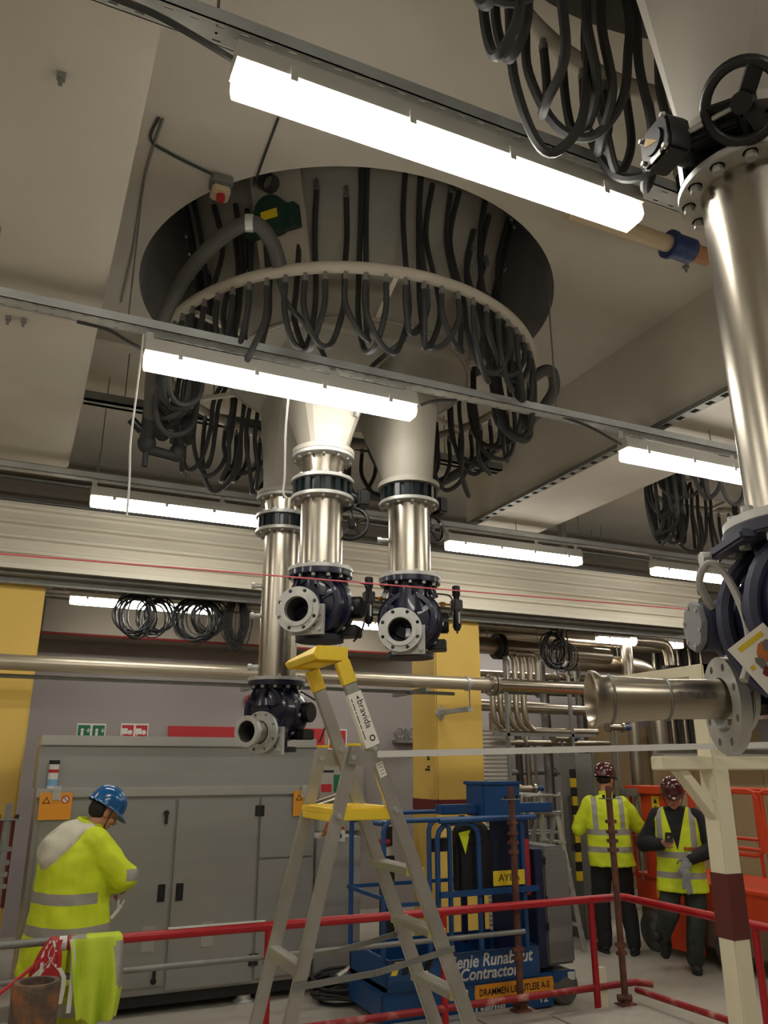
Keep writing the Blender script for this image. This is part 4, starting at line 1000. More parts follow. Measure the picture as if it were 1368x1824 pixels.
# ================================================================ BLUE LIFT
BL = thing('scissor_lift', 'blue mast lift with railed basket and grey motor cover behind the red rail', 'lift', (3.62, 6.40, 0))
lx = lambda x: x - 3.9
FY = -.38                                             # front face
def arch(x0, x1, y, z0, z1, r=.02, rc=.08):           # rail hoop standing in an x-z plane
    P = [(x0, y, z0), (x0, y, z1 - rc)] + [(x0 + rc - rc * math.cos(a), y, z1 - rc + rc * math.sin(a)) for a in [R(t_) for t_ in (30, 60, 90)]]
    P += [(x1 - rc + rc * math.sin(a), y, z1 - rc + rc * math.cos(a)) for a in [R(t_) for t_ in (0, 30, 60)]] + [(x1, y, z1 - rc), (x1, y, z0)]
    return MB().tube(P, r, 10)
b = MB(); b.box2((lx(3.02), FY + .03, .06), (lx(4.76), .36, .24)); b.build('chassis', M_LIFT, BL, .012)
b = MB(); b.box2((lx(3.02), FY, .012), (lx(4.52), FY + .03, .25)); b.box2((lx(4.52), FY, .17), (lx(4.75), FY + .03, .25)); b.build('chassis_panel', M_LIFT, BL, .006)
for x, y in ((4.65, FY + .05), (3.25, FY + .07), (4.65, .30), (3.25, .30)):
    w = MB().lathe((lx(x), y - .06, .13), (0, 1, 0), [(0, 0), (.05, .0), (.08, .012), (.11, .012), (.13, .03), (.13, .10), (.11, .12), (0, .12)], 28).build('wheel', mat('grey_tyre', (92, 90, 86), .8), BL)
b = MB(); b.box2((lx(3.05), FY - .01, .24), (lx(4.40), FY + .02, .46)); b.box2((lx(3.05), FY, .24), (lx(4.4), .36, .28)); b.box2((lx(3.05), .33, .24), (lx(4.4), .36, .46)); b.box2((lx(3.05), FY, .24), (lx(3.08), .36, .46)); b.box2((lx(4.37), FY, .24), (lx(4.40), .36, .46))
b.build('basket_tray', M_LIFT, BL, .005)
for i, (xa, xb) in enumerate(((3.02, 3.60), (3.42, 4.30))):
    arch(lx(xa), lx(xb), FY + .01 * i, .45, 1.43).build('basket_hoop', M_LIFT, BL)
arch(lx(3.50), lx(3.88), FY + .02, .45, 1.40, .022, .12).build('entry_hoop', M_LIFT, BL)
arch(lx(3.05), lx(4.30), .345, .45, 1.45).build('basket_hoop', M_LIFT, BL)
for z in (.88,):
    b = MB(); b.bar((lx(3.5), FY - .015, z), (lx(4.42), FY - .015, z), .025, .045); b.bar((lx(3.02), .345, z), (lx(4.3), .345, z), .02, .03); b.bar((lx(3.02), FY, z), (lx(3.02), .345, z), .02, .03); b.bar((lx(3.02), FY, z - .05), (lx(3.4), FY, z - .05), .02, .03); b.build('mid_rail', M_LIFT, BL, .003)
b = MB(); b.tube([(lx(3.02), FY, 1.41), (lx(3.02), .345, 1.41)], .02, 10); b.tube([(lx(4.30), FY, 1.41), (lx(4.30), .345, 1.41)], .02, 10); b.tube([(lx(3.5), FY - .02, 1.42), (lx(4.42), FY - .02, 1.43)], .022, 10); b.build('top_rail', M_LIFT, BL)
for x in (4.22, 4.05): MB().bar((lx(x), .2, .4), (lx(x), .2, 1.42), .04, .05).build('upright', M_LIFTD, BL, .004)
MB().bar((lx(4.30), FY + .05, .35), (lx(4.30), FY + .05, 1.40), .035, .05).build('upright', M_LIFT, BL, .004)
# control box, red strip, cover
b = MB(); b.box2((lx(4.10), -.1, 1.42), (lx(4.48), .2, 1.70)); b.box2((lx(4.08), -.12, 1.68), (lx(4.50), .22, 1.71)); b.box2((lx(3.75), .0, 1.44), (lx(4.9), .14, 1.52)); b.build('control_box', M_LIFT, BL, .008)
b = MB(); b.box2((lx(4.36), -.15, .3), (lx(4.52), .25, 1.44)); b.build('mast', M_LIFTD, BL, .006)
MB().box2((lx(4.33), FY + .06, .82), (lx(4.40), FY + .09, 1.25)).build('red_strip', M_SIGNR, BL, .003)
def cover():
    P = [(0, 0), (.28, 0), (.265, .78), (.245, .87), (.20, .90), (.02, .90), (0, .86)]
    return MB().prism([(x + lx(4.50), z + .29) for x, z in P], (0, FY + .62, 0), (1, 0, 0), (0, 0, 1), .60)
cover().build('motor_cover', M_LGREY, BL, .02)
MB().box2((lx(4.42), FY + .03, .28), (lx(4.51), FY + .6, 1.17)).build('cover_backplate', M_LIFTD, BL, .006)
for z in (.55, .75, 1.05): MB().box2((lx(4.51), FY + .012, z), (lx(4.525), FY + .022, z + .06)).build('cover_hinge', M_BLACK, BL)
b = MB(); b.box2((lx(3.72), FY + .08, .85), (lx(4.05), FY + .2, 1.36)); b.ell((lx(3.88), FY + .14, 1.3), (.17, .09, .12)); b.build('black_jacket', M_CLOB, BL, .03)
MB().prism([(0, 0), (.11, .02), (.06, -.16)], (lx(3.72), FY + .062, 1.32), (1, 0, 0), (0, 0, 1), .004).build('hi_vis_flap', M_HV, BL)
ys = MB().box2((lx(3.98), FY - .03, .92), (lx(4.28), FY - .024, 1.03)).build('yellow_plate', M_SIGNY, BL)
text('plate_text', 'AYBA', .075, M_INK, ys, facing((lx(4.13), FY - .0305, .975), *FRONT), .0006, 1.1)
MB().box2((lx(3.5), FY + .1, 1.18), (lx(3.68), FY + .2, 1.28)).build('control_panel', M_BLACK, BL, .006)
b = MB()
for k in range(4): b.prism([(0, 0), (.05, 0), (.09, .09), (.04, .09)], (lx(3.07) + k * .09, FY - .0125, .36), (1, 0, 0), (0, 0, 1), .003, k % 2)
b.build('hazard_stripe', [M_SIGNY, M_INK], BL)
text('maker_lettering', 'Genie Runabout', .125, M_WHITE, BL, facing((lx(3.93), FY - .0115, .395), *FRONT), .0006, .95, .2, .0025)
text('maker_lettering', 'Contractor', .115, M_WHITE, BL, facing((lx(3.92), FY - .0115, .305), *FRONT), .0006, 1., .2, .0025)
pl = MB().prism([(-.36, -.055), (.36, -.055), (.37, 0), (.36, .055), (-.36, .055), (-.37, 0)], (lx(4.155), FY - .0025, .172), (1, 0, 0), (0, 0, 1), .003).build('hire_plate', M_OSIGN, BL)
text('hire_lettering', 'DRAMMEN LIFTUTLEIE A-S', .068, M_INK, pl, facing((lx(4.155), FY - .0062, .170), *FRONT), .0006, .82, 0, .001)
text('maker_lettering', 'Genie', .12, M_WHITE, BL, facing((lx(3.92), FY - .0008, .062), *FRONT), .0006, .95, .2, .0025)
text('fleet_number', '12', .075, M_WHITE, BL, facing((lx(4.42), FY - .0008, .075), *FRONT), .0006, 1.2, 0, .001)
MB().box2((lx(4.67), FY - .002, .18), (lx(4.74), FY, .24)).build('white_sticker', M_WHITE, BL)
# ================================================================ ORANGE LIFT (long side along Y at X = 6.45)
OL = thing('scissor_lift', 'orange scissor lift with railed basket behind the worker holding a phone', 'lift', (6.85, 6.5, 0))
b = MB(); b.box2((-.40, -1.15, .16), (.40, .95, .42)); b.build('chassis', mat('lift_tan', (112, 92, 70), .6), OL, .01)
b = MB(); b.box2((-.44, -1.15, .46), (.44, .95, .72)); b.box2((-.46, -1.17, .70), (.46, .97, .74)); b.build('basket_base', M_ORA, OL, .01)
for x in (-.42, .40):
    for y in (.75, -.28, -.95):
        if y == -.95 and x > 0: continue
        MB().lathe((x - .06, y, .19), (1, 0, 0), [(0, 0), (.07, .0), (.10, .02), (.15, .015), (.19, .035), (.19, .11), (.16, .13), (0, .13)], 28).build('wheel', MATS['grey_tyre'], OL)
MB().box2((-.47, .05, .08), (-.43, .55, .52)).build('side_skirt', M_ORA, OL, .006)
MB().box2((-.43, .45, .70), (-.20, .78, 1.55)).build('control_tower', M_ORA, OL, .012)
MB().box2((-.50, .35, 1.55), (-.2, .95, 1.63)).build('tower_top', M_ORA, OL, .008)
MB().box2((-.55, .72, 1.52), (-.40, .98, 1.60)).build('grey_bracket', M_LGREY, OL, .006)
yl = MB().box2((-.435, .48, 1.30), (-.431, .60, 1.53)).build('warning_sticker', M_SIGNY, OL)
for k in range(3): MB().prism([(-.03, 0), (.03, 0), (0, .05)], (-.436, .54, 1.315 + k * .07), (0, -1, 0), (0, 0, 1), .001).build('sticker_triangle', M_INK, yl)
ym = MB().box2((-.446, .52, .52), (-.441, .64, .66)).build('logo_sticker', M_OSIGN, OL)
def arch_y(x, y0, y1, z0, z1, r=.02, rc=.09):
    P = [(x, y0, z0 + rc)] + [(x, y0, z1 - rc)] + [(x, y0 - rc + rc * math.cos(a), z1 - rc + rc * math.sin(a)) for a in [R(t_) for t_ in (30, 60, 90)]]
    P += [(x, y1 + rc - rc * math.sin(a), z1 - rc + rc * math.cos(a)) for a in [R(t_) for t_ in (0, 30, 60)]] + [(x, y1, z1 - rc), (x, y1, z0 + rc)]
    P += [(x, y1 + rc - rc * math.cos(a), z0 + rc - rc * math.sin(a)) for a in [R(t_) for t_ in (30, 60, 90)]] + [(x, y0 - rc + rc * math.sin(a), z0 + rc - rc * math.cos(a)) for a in [R(t_) for t_ in (0, 30, 60)]]
    return MB().tube(P, r, 10, True)
for y0, y1 in ((-.36, -.80), (-.82, -1.14)): arch_y(-.43, y0, y1, 1.05, 1.62).build('basket_hoop', M_ORA, OL)
b = MB()
for y in (.93, .45, .0, -.40, -.85): b.cyl((-.43, y, .72), (-.43, y, 1.60), .018, n=10)
b.cyl((-.43, .93, 1.10), (-.43, -1.14, 1.10), .018, n=10); b.cyl((-.43, .4, 1.60), (-.43, -1.14, 1.60), .018, n=10); b.cyl((.43, .93, 1.60), (.43, -1.14, 1.60), .018, n=10); b.cyl((.43, .93, 1.1), (.43, -1.14, 1.1), .018, n=10)
for y in (.93, 0, -1.1): b.cyl((.43, y, .72), (.43, y, 1.6), .018, n=10)
b.build('railing', M_ORA, OL)
b = MB()
for k in range(28): b.torus((-.46, .80, 1.50 - k * .03), (1, 0, 0) if k % 2 else (0, 1, 0), .014, .004, 10, 5)
b.build('chain', M_GALV, OL)
# ================================================================ CREAM STEEL FRAME
FR = thing('support_stand', 'cream painted steel support frame with a maroon band on its post', 'stand', (3.2, 3.08, 0))
MB().box2((-.05, -.05, 0), (.05, .05, 2.34)).build('post', M_CREAM, FR, .006)
MB().box2((-.052, -.052, 1.08), (.052, .052, 1.36)).build('painted_band', mat('band_maroon', (96, 42, 38), .5), FR)
MB().box2((-.36, -.045, 1.825), (1.6, .045, 1.89)).build('cross_arm', M_CREAM, FR, .006)
MB().bar((-.24, 0, 1.84), (.0, 0, 1.58), .06, .05).build('brace', M_CREAM, FR, .004)
MB().box2((-.045, -.05, 2.28), (.045, .85, 2.34)).build('top_arm', M_CREAM, FR, .006)
MB().box2((1.5, -.05, 0), (1.6, .05, 2.34)).build('post', M_CREAM, FR, .006)
# taut line and strap
single(MB().tube([(-4.0, 3.2, 2.53), (1.0, 3.2, 2.62), (6.0, 3.2, 2.70), (12.9, 3.2, 2.83)], .0035, 5), 'taut_string', M_STRING, 'thin red string stretched taut across the hall in front of the pumps', 'string')
b = MB(); p0, p1 = V(1.50, 3.36, 1.895), V(5.6, 2.43, 2.0)
b.add([p0 + V(0, 0, .014), p0 - V(0, 0, .014), p1 - V(0, 0, .014), p1 + V(0, 0, .014), p0 + V(0, .003, .014), p0 + V(0, .003, -.014), p1 + V(0, .003, -.014), p1 + V(0, .003, .014)], [(0, 1, 2, 3), (7, 6, 5, 4), (0, 3, 7, 4), (1, 5, 6, 2)])
single(b, 'white_strap', M_WHITE, 'white barrier strap stretched from the ladder past the cream frame', 'strap')
# ================================================================ PEOPLE
def fuse(mb, name, mats, parent, voxel=.009, smooth=4, disp=0., dscale=8., cuts=(), matfn=None, seed=0.):
    """one continuous surface out of overlapping volumes"""
    o = mb.build('volume', mats[0], None, smooth=False)
    md = o.modifiers.new('remesh', 'REMESH'); md.mode = 'VOXEL'; md.voxel_size = voxel
    sm = o.modifiers.new('smooth', 'SMOOTH'); sm.iterations = smooth; sm.factor = .5
    bpy.context.view_layer.update()
    me = bpy.data.meshes.new_from_object(o.evaluated_get(bpy.context.evaluated_depsgraph_get()))
    bpy.data.objects.remove(o)
    bm = bmesh.new(); bm.from_mesh(me)
    if disp:
        bm.normal_update()
        for v in bm.verts:
            p = v.co * dscale + V(seed, seed, 0)
            q = noise.noise(V(p.x, p.y, p.z * .6)) + .5 * noise.noise(p * 2.1)
            v.co += v.normal * disp * q
    for co, no in cuts:
        bmesh.ops.bisect_plane(bm, geom=bm.verts[:] + bm.edges[:] + bm.faces[:], plane_co=co, plane_no=no)
    bm.to_mesh(me); bm.free()
    me.materials.clear()
    for m_ in mats: me.materials.append(m_)
    if matfn:
        for p in me.polygons: p.material_index = matfn(p.center)
    me.polygons.foreach_set('use_smooth', [True] * len(me.polygons))
    me.name = name
    r = bpy.data.objects.new(name, me); COL.objects.link(r); r.parent = parent
    return r
def hand(b, w, d, up, side, curl=.6, s=1.):
    """palm + five fingers; w wrist, d direction of the forearm, up = back of the hand, side = +1 thumb towards up x d"""
    d = Vector(d).normalized(); up = Vector(up); up = (up - d * up.dot(d)).normalized(); x = d.cross(up) * side
    w = Vector(w)
    M = Matrix((x, up, d)).transposed()
    b.ell(w + d * .045 * s, (.042 * s, .017 * s, .052 * s), M)
    for k, (ox, ln) in enumerate(((.030, .070), (.010, .078), (-.010, .072), (-.029, .058))):
        p = w + d * .085 * s + x * ox * s; q = d
        for seg in range(3):
            a = curl * (seg + .6) * .75
            q = (d * math.cos(a) - up * math.sin(a))
            e = p + q * ln * s * (.42, .33, .25)[seg]
            b.cap(p, e, .0098 * s, .009 * s, 8); p = e
    p = w + d * .02 * s + x * .032 * s; e = p + (d * .5 + x * .7 - up * .25).normalized() * .036 * s; b.cap(p, e, .0115 * s, .0105 * s, 8)
    b.cap(e, e + (d * .8 + x * .15 - up * .4).normalized() * .034 * s, .0105 * s, .009 * s, 8)
def head_vol(b, c, yaw, pitch, s=1.):
    """skull centred at c, looking along local +Y turned by yaw (about Z) and nodded by pitch"""
    M = Matrix.Rotation(yaw, 3, 'Z') @ Matrix.Rotation(pitch, 3, 'X')
    c = Vector(c); q = lambda x, y, z: c + M @ V(x * s, y * s, z * s)
    b.ell(q(0, -.005, .025), (.076 * s, .096 * s, .098 * s), M); b.ell(q(0, .03, -.055), (.058 * s, .064 * s, .068 * s), M)
    b.ell(q(0, .058, -.098), (.030 * s, .028 * s, .026 * s), M)
    b.cap(q(0, .09, .01), q(0, .112, -.03), .010 * s, .016 * s); b.ell(q(.016, .098, -.034), (.010 * s, .012 * s, .009 * s), M); b.ell(q(-.016, .098, -.034), (.010 * s, .012 * s, .009 * s), M)
    b.cap(q(-.024, .086, -.066), q(.024, .086, -.066), .010 * s, .010 * s)
    for k in (-1, 1):
        b.ell(q(k * .078, .0, -.01), (.010 * s, .02 * s, .034 * s), M); b.cap(q(k * .045, .086, .028), q(k * .016, .095, .026), .009 * s, .009 * s); b.ell(q(k * .045, .07, -.03), (.022 * s, .022 * s, .022 * s), M)
    return M
def helmet(t, c, M, m, brim=True):
    c = Vector(c); h = MB()
    rows = []
    for (zz, f) in ((-.002, 1.0), (.03, .995), (.06, .955), (.09, .86), (.115, .70), (.132, .45), (.14, .16), (.141, .01)):
        rows.append([c + M @ V(.112 * f * math.cos(a), -.008 + .138 * f * math.sin(a), .035 + zz) for a in [2 * math.pi * i / 36 for i in range(36)]])
    inner = [c + M @ V(.104 * math.cos(a), -.008 + .130 * math.sin(a), .033) for a in [2 * math.pi * i / 36 for i in range(36)]]
    h.loft([inner] + rows, False, True)
    o = h.build('helmet', m, t)
    b = MB(); lo = []; hi = []; lo2 = []; hi2 = []
    for i in range(37):
        a = 2 * math.pi * i / 36; f = .016 + .042 * max(0, math.sin(a)) ** 2
        lo.append(c + M @ V((.108 + f * .5) * math.cos(a), -.008 + (.134 + f) * math.sin(a), .026 - .012 * max(0, math.sin(a)))); hi.append(c + M @ V(.107 * math.cos(a), -.008 + .133 * math.sin(a), .040))
        lo2.append(lo[-1] + M @ V(0, 0, -.005)); hi2.append(hi[-1] + M @ V(0, 0, -.005))
    b.loft([lo[:36], hi[:36], hi2[:36], lo2[:36]], closed=True); b.build('brim', m, o)
    r = MB()
    for k in (-.022, 0, .022):
        r.tube([c + M @ V(k, -.008 + .120 * math.cos(a), .035 + .134 * math.sin(a) + .004) for a in [R(x) for x in range(25, 156, 10)]], .007, 6)
    r.build('crown_ridge', m, o)
    s_ = MB()
    for k in (-1, 1): s_.tube(spline([c + M @ V(k * .10, .02, .03), c + M @ V(k * .082, .03, -.05), c + M @ V(k * .04, .055, -.12), c + M @ V(0, .05, -.13)], 4), .004, 5)
    s_.build('chin_strap', M_BLACK, o)
    return o
def torso(b, rings, n=28, p=2.6):
    R_ = []
    for (z, cx_, cy_, rx, ry) in rings:
        row = []
        for i in range(n):
            a = 2 * math.pi * i / n; c_, s_ = math.cos(a), math.sin(a)
            row.append((cx_ + rx * math.copysign(abs(c_) ** (2 / p), c_), cy_ + ry * math.copysign(abs(s_) ** (2 / p), s_), z))
        R_.append(row)
    b.loft(R_)
def boot(t, ank, yaw, m=M_BOOT, pitch=0., s=1.):
    b = MB(); M = Matrix.Rotation(yaw, 3, 'Z') @ Matrix.Rotation(pitch, 3, 'X'); a = Vector(ank); q = lambda x, y, z: a + M @ V(x * s, y * s, z * s)
    b.cap(q(0, 0, .10), q(0, -.01, -.02), .052 * s, .05 * s); b.ell(q(0, -.02, -.045), (.044 * s, .055 * s, .045 * s), M); b.ell(q(0, .07, -.05), (.047 * s, .10 * s, .042 * s), M); b.ell(q(0, .13, -.055), (.046 * s, .055 * s, .036 * s), M)
    o = fuse(b, 'boot', [m], t, .008, 3)
    so = MB(); P = []
    for i in range(24):
        a_ = 2 * math.pi * i / 24; P.append((.050 * math.cos(a_) * (1 if math.sin(a_) > 0 else .85), .045 + .135 * math.sin(a_)))
    r0 = [q(x, y, -.098) for x, y in P]; r1 = [q(x, y, -.068) for x, y in P]
    so.loft([r0, r1]); so.build('sole', M_RUB, o)
    return o
def limb(b, pts, rad):
    for i in range(len(pts) - 1): b.cap(pts[i], pts[i + 1], rad[i], rad[i + 1])

# ---------------------------------------------------------------- worker in hooded coat (left), facing the cabinet, seen from behind
P1 = thing('person', 'person in a long yellow hi-vis coat with cream hood and blue helmet', 'person', (.55, 6.36, 0), R(25 - 90))
hc = V(.04, .14, 1.53)
sh = lambda s_: V(s_ * .20, .0, 1.36); el = {1: V(.31, .17, 1.12), -1: V(-.30, .14, 1.09)}; wr = {1: V(.06, .25, 1.03), -1: V(-.12, .27, .98)}
b = MB()
Mh = head_vol(b, hc, R(-12), R(-32)); b.cap((0, .02, 1.36), (hc.x * .8, hc.y * .75, 1.47), .060, .056)
torso(b, [(.80, 0, 0, .16, .11), (1.0, 0, 0, .155, .105), (1.2, 0, 0, .17, .115), (1.36, 0, .0, .17, .10), (1.42, 0, .01, .09, .07)])
for s_ in (-1, 1):
    limb(b, [sh(s_), el[s_], wr[s_]], [.052, .042, .03]); limb(b, [V(s_ * .10, 0, .86), V(s_ * .12, .03, .47), V(s_ * .13, -.01, .10)], [.08, .06, .045])
    hand(b, wr[s_], V(-s_ * .3, .8, -.1), (0, .2, 1), -s_, .9)
fuse(b, 'body', [M_SKIN], P1, .0075, 3)
j = MB()
torso(j, [(.50, .0, -.03, .30, .25), (.62, .0, -.03, .30, .245), (.8, 0, -.03, .285, .235), (1.0, 0, -.03, .27, .225), (1.2, 0, -.03, .262, .21), (1.32, 0, -.02, .245, .18), (1.39, 0, 0, .18, .13), (1.43, 0, .02, .11, .10)])
for s_ in (-1, 1): limb(j, [sh(s_) + V(-s_ * .02, 0, -.01), el[s_], wr[s_] - (wr[s_] - el[s_]).normalized() * .03], [.105, .098, .068])
j.annulus((0, .03, 1.38), (.02, .055, 1.475), .098, .07, 24)
def m1(c):
    if abs(c.z - .80) < .034 or abs(c.z - 1.0) < .034: return 1 if abs(c.x) < .30 and not (c.x > .19 and c.y > .02 and c.z > .95) else 0
    e = el[1]; 
    if c.x > .2 and 1.10 < c.z < 1.17 and c.y > .14: return 1
    return 0
fuse(j, 'coat', [M_HV, M_REFL], P1, .012, 5, .022, 5.5, [(V(0, 0, z), V(0, 0, 1)) for z in (.766, .834, .966, 1.034)], m1, 1.)
# cape seam and hood
hd = MB(); hd.ell((.0, -.15, 1.34), (.185, .185, .075), Matrix.Rotation(R(48), 3, 'X')); hd.ell((-.01, -.215, 1.26), (.15, .06, .13), Matrix.Rotation(R(12), 3, 'X')); hd.ell((.05, -.03, 1.42), (.14, .10, .05), Matrix.Rotation(R(20), 3, 'X'))
fuse(hd, 'hood', [M_HOOD], P1, .013, 26, .014, 6, (), None, 4.)
tr = MB()
for s_ in (-1, 1): limb(tr, [V(s_ * .10, 0, .84), V(s_ * .125, .02, .47), V(s_ * .13, -.01, .10)], [.12, .105, .10])
fuse(tr, 'trousers', [mat('hi_vis_trousers', (172, 176, 46), .75, 0, .08, 9, .15, 25), M_REFL], P1, .012, 5, .012, 8, [(V(0, 0, z), V(0, 0, 1)) for z in (.30, .37)], lambda c: 1 if .30 < c.z < .37 else 0, 2.)
for s_ in (-1, 1): boot(P1, (s_ * .13, .0, .10), 0)
h = helmet(P1, hc, Mh, M_HBLUE)
hr = MB(); hr.ell(hc + Mh @ V(0, -.045, -.005), (.083, .072, .072), Mh); fuse(hr, 'hair', [M_HAIR], P1, .009, 3, .004, 40)
# ---------------------------------------------------------------- worker with raised hands, seen from behind
P2 = thing('person', 'person in hi-vis jacket and maroon helmet seen from behind with hands raised in front', 'person', (5.98, 7.32, 0), R(58 - 90))
hc = V(.02, .05, 1.70)
sh = lambda s_: V(s_ * .19, .0, 1.46); el = {1: V(.33, .06, 1.22), -1: V(-.31, .03, 1.19)}; wr = {1: V(.22, .27, 1.36), -1: V(-.16, .27, 1.30)}
b = MB(); Mh = head_vol(b, hc, R(-38), R(-6)); b.cap((0, 0, 1.46), (.015, .035, 1.64), .06, .055)
torso(b, [(.86, 0, 0, .155, .11), (1.05, 0, 0, .15, .10), (1.3, 0, 0, .17, .115), (1.46, 0, 0, .165, .10), (1.52, 0, .01, .08, .07)])
hipx = {1: (V(.10, 0, .90), V(.14, .05, .50), V(.16, -.04, .10)), -1: (V(-.10, 0, .90), V(-.12, .06, .50), V(-.12, .04, .10))}
for s_ in (-1, 1):
    limb(b, [sh(s_), el[s_], wr[s_]], [.052, .042, .03]); limb(b, hipx[s_], [.08, .06, .045]); hand(b, wr[s_], V(-s_ * .3, .5, .6), (0, .8, -.6), -s_, .9)
fuse(b, 'body', [M_SKIN], P2, .0075, 3)
j = MB()
torso(j, [(.83, .02, 0, .245, .17), (.95, 0, 0, .235, .165), (1.15, 0, 0, .225, .155), (1.35, 0, -.005, .225, .15), (1.45, 0, 0, .205, .125), (1.50, 0, 0, .14, .10), (1.54, 0, .01, .085, .085)])
for s_ in (-1, 1): limb(j, [sh(s_) + V(-s_ * .02, 0, -.01), el[s_], wr[s_] - (wr[s_] - el[s_]).normalized() * .02], [.085, .078, .058])
def m2f(c):
    if abs(c.x) < .235:
        if abs(c.z - 1.00) < .028 or abs(c.z - 1.17) < .028: return 1
        if 1.17 < c.z < 1.52 and abs(abs(c.x) - .14) < .028: return 1
    return 0
fuse(j, 'jacket', [M_HV, M_REFL], P2, .011, 5, .012, 8, [(V(0, 0, z), V(0, 0, 1)) for z in (.972, 1.028, 1.142, 1.198)] + [(V(x, 0, 0), V(1, 0, 0)) for x in (-.168, -.112, .112, .168)], m2f, 3.)
MB().annulus((0, .01, 1.51), (.005, .02, 1.57), .072, .058, 20).build('collar', M_HV, P2)
tr = MB(); tr.ell((0, 0, .86), (.185, .135, .12))
for s_ in (-1, 1): limb(tr, hipx[s_], [.115, .095, .075])
fuse(tr, 'trousers', [M_CLOB], P2, .011, 5, .012, 8, (), None, 5.)
for s_ in (-1, 1): boot(P2, hipx[s_][2], R(-15 * s_))
helmet(P2, hc, Mh, M_HMAR)
hr = MB(); hr.ell(hc + Mh @ V(0, -.03, .0), (.081, .078, .06), Mh); fuse(hr, 'hair', [M_HAIR], P2, .009, 3, .003, 40)
# ---------------------------------------------------------------- worker looking at a phone, one foot crossed
P3 = thing('person', 'person in a hi-vis vest and maroon helmet looking down at a phone', 'person', (6.14, 6.47, 0), R(222 - 90))
hc = V(.0, .10, 1.565)
sh = lambda s_: V(s_ * .195, .0, 1.375); el = {1: V(.32, .02, 1.10), -1: V(-.33, .04, 1.08)}; wr = {1: V(.13, .27, 1.12), -1: V(-.10, .27, .99)}
b = MB(); Mh = head_vol(b, hc, R(4), R(-15)); b.cap((0, .0, 1.37), (0, .065, 1.50), .062, .056)
torso(b, [(.80, 0, 0, .16, .11), (1.0, 0, 0, .16, .105), (1.2, 0, 0, .175, .115), (1.37, 0, 0, .17, .10), (1.44, 0, .01, .09, .07)])
legs = {-1: (V(-.10, 0, .86), V(-.10, .06, .48), V(-.04, .02, .10)), 1: (V(.10, 0, .86), V(.14, .09, .50), V(.24, .02, .27))}
for s_ in (-1, 1):
    limb(b, [sh(s_), el[s_], wr[s_]], [.052, .042, .03]); limb(b, legs[s_], [.085, .062, .045])
hand(b, wr[1], V(-.5, .5, .2), (.5, .6, -.6), 1, 1.1); 
fuse(b, 'body', [M_SKIN], P3, .0075, 3)
gl = MB(); hand(gl, wr[-1], V(.35, .45, -.55), (-.3, .8, .5), 1, .7, 1.15); gl.cap(wr[-1] - V(.02, .03, -.03), wr[-1], .042, .04)
fuse(gl, 'glove', [M_GLOVE], P3, .008, 2)
gl = MB(); q0 = wr[-1] + V(.05, .06, -.08); gl.ell(q0 + V(-.02, .02, -.05), (.045, .02, .06)); gl.cap(q0 + V(-.04, .02, -.1), q0 + V(-.05, .02, -.19), .014); gl.cap(q0 + V(-.015, .02, -.1), q0 + V(-.02, .025, -.20), .014); gl.cap(q0 + V(.01, .02, -.08), q0 + V(.02, .02, -.16), .014)
g_o = fuse(gl, 'work_glove', [M_GLOVE], None, .008, 2)
tag(g_o, 'spare grey work glove dangling from the gloved hand of the person with the phone', 'glove'); g_o.matrix_world = Matrix.Translation((6.14, 6.47, 0)) @ Matrix.Rotation(R(222 - 90), 4, 'Z')
j = MB()
torso(j, [(.84, 0, 0, .20, .15), (1.0, 0, 0, .20, .15), (1.2, 0, 0, .21, .155), (1.33, 0, 0, .205, .135), (1.40, 0, 0, .15, .11), (1.46, 0, .02, .10, .10)])
for s_ in (-1, 1): limb(j, [sh(s_) + V(-s_ * .02, 0, -.01), el[s_], wr[s_] - (wr[s_] - el[s_]).normalized() * .02], [.088, .082, .056])
fuse(j, 'jacket', [M_CLOB], P3, .011, 5, .010, 8, (), None, 6.)
v_ = MB(); torso(v_, [(.69, 0, .015, .24, .195), (.80, 0, .01, .232, .18), (1.0, 0, .005, .222, .17), (1.2, 0, .0, .222, .17), (1.34, 0, 0, .222, .148), (1.42, 0, 0, .16, .12), (1.45, 0, 0, .13, .11)])
def m3(c):
    if c.y > 0 and c.z > 1.06 and abs(c.x) < (c.z - 1.06) * .27: return 2
    if abs(c.z - .84) < .028 or (abs(c.z - 1.02) < .028): return 1
    if c.z > 1.02 and abs(abs(c.x) - .155) < .028: return 1
    return 0
fuse(v_, 'vest', [M_HV, M_REFL, M_CLOB], P3, .011, 5, .010, 8, [(V(0, 0, z), V(0, 0, 1)) for z in (.812, .868, .992, 1.048)] + [(V(x, 0, 0), V(1, 0, 0)) for x in (-.183, -.127, .127, .183)] + [(V(0, 0, 1.06), V(1, 0, -.27)), (V(0, 0, 1.06), V(1, 0, .27))], m3, 7.)
for k in range(5): MB().box((-.07 - k * .025, .172 - k * .004, 1.08), (.016, .02, .03 - .008 * (k % 2))).build('vest_print', M_SIGNR, P3)
tr = MB(); tr.ell((0, 0, .82), (.18, .13, .13))
for s_ in (-1, 1): limb(tr, legs[s_], [.115, .095, .075])
fuse(tr, 'trousers', [M_CLOG], P3, .011, 5, .012, 8, (), None, 8.)
boot(P3, legs[-1][2], R(10)); boot(P3, legs[1][2], R(-25), M_BOOT, R(-78))
helmet(P3, hc, Mh, M_HMAR)
hr = MB(); hr.ell(hc + Mh @ V(0, -.012, .045), (.084, .100, .050), Mh); fuse(hr, 'beanie', [M_CLOB], P3, .009, 3)
ey = MB()
for s_ in (-1, 1): ey.bar(hc + Mh @ V(s_ * .02, .098, .012), hc + Mh @ V(s_ * .046, .088, .012), .006, .006); ey.bar(hc + Mh @ V(s_ * .014, .103, .034), hc + Mh @ V(s_ * .05, .09, .034), .006, .006)
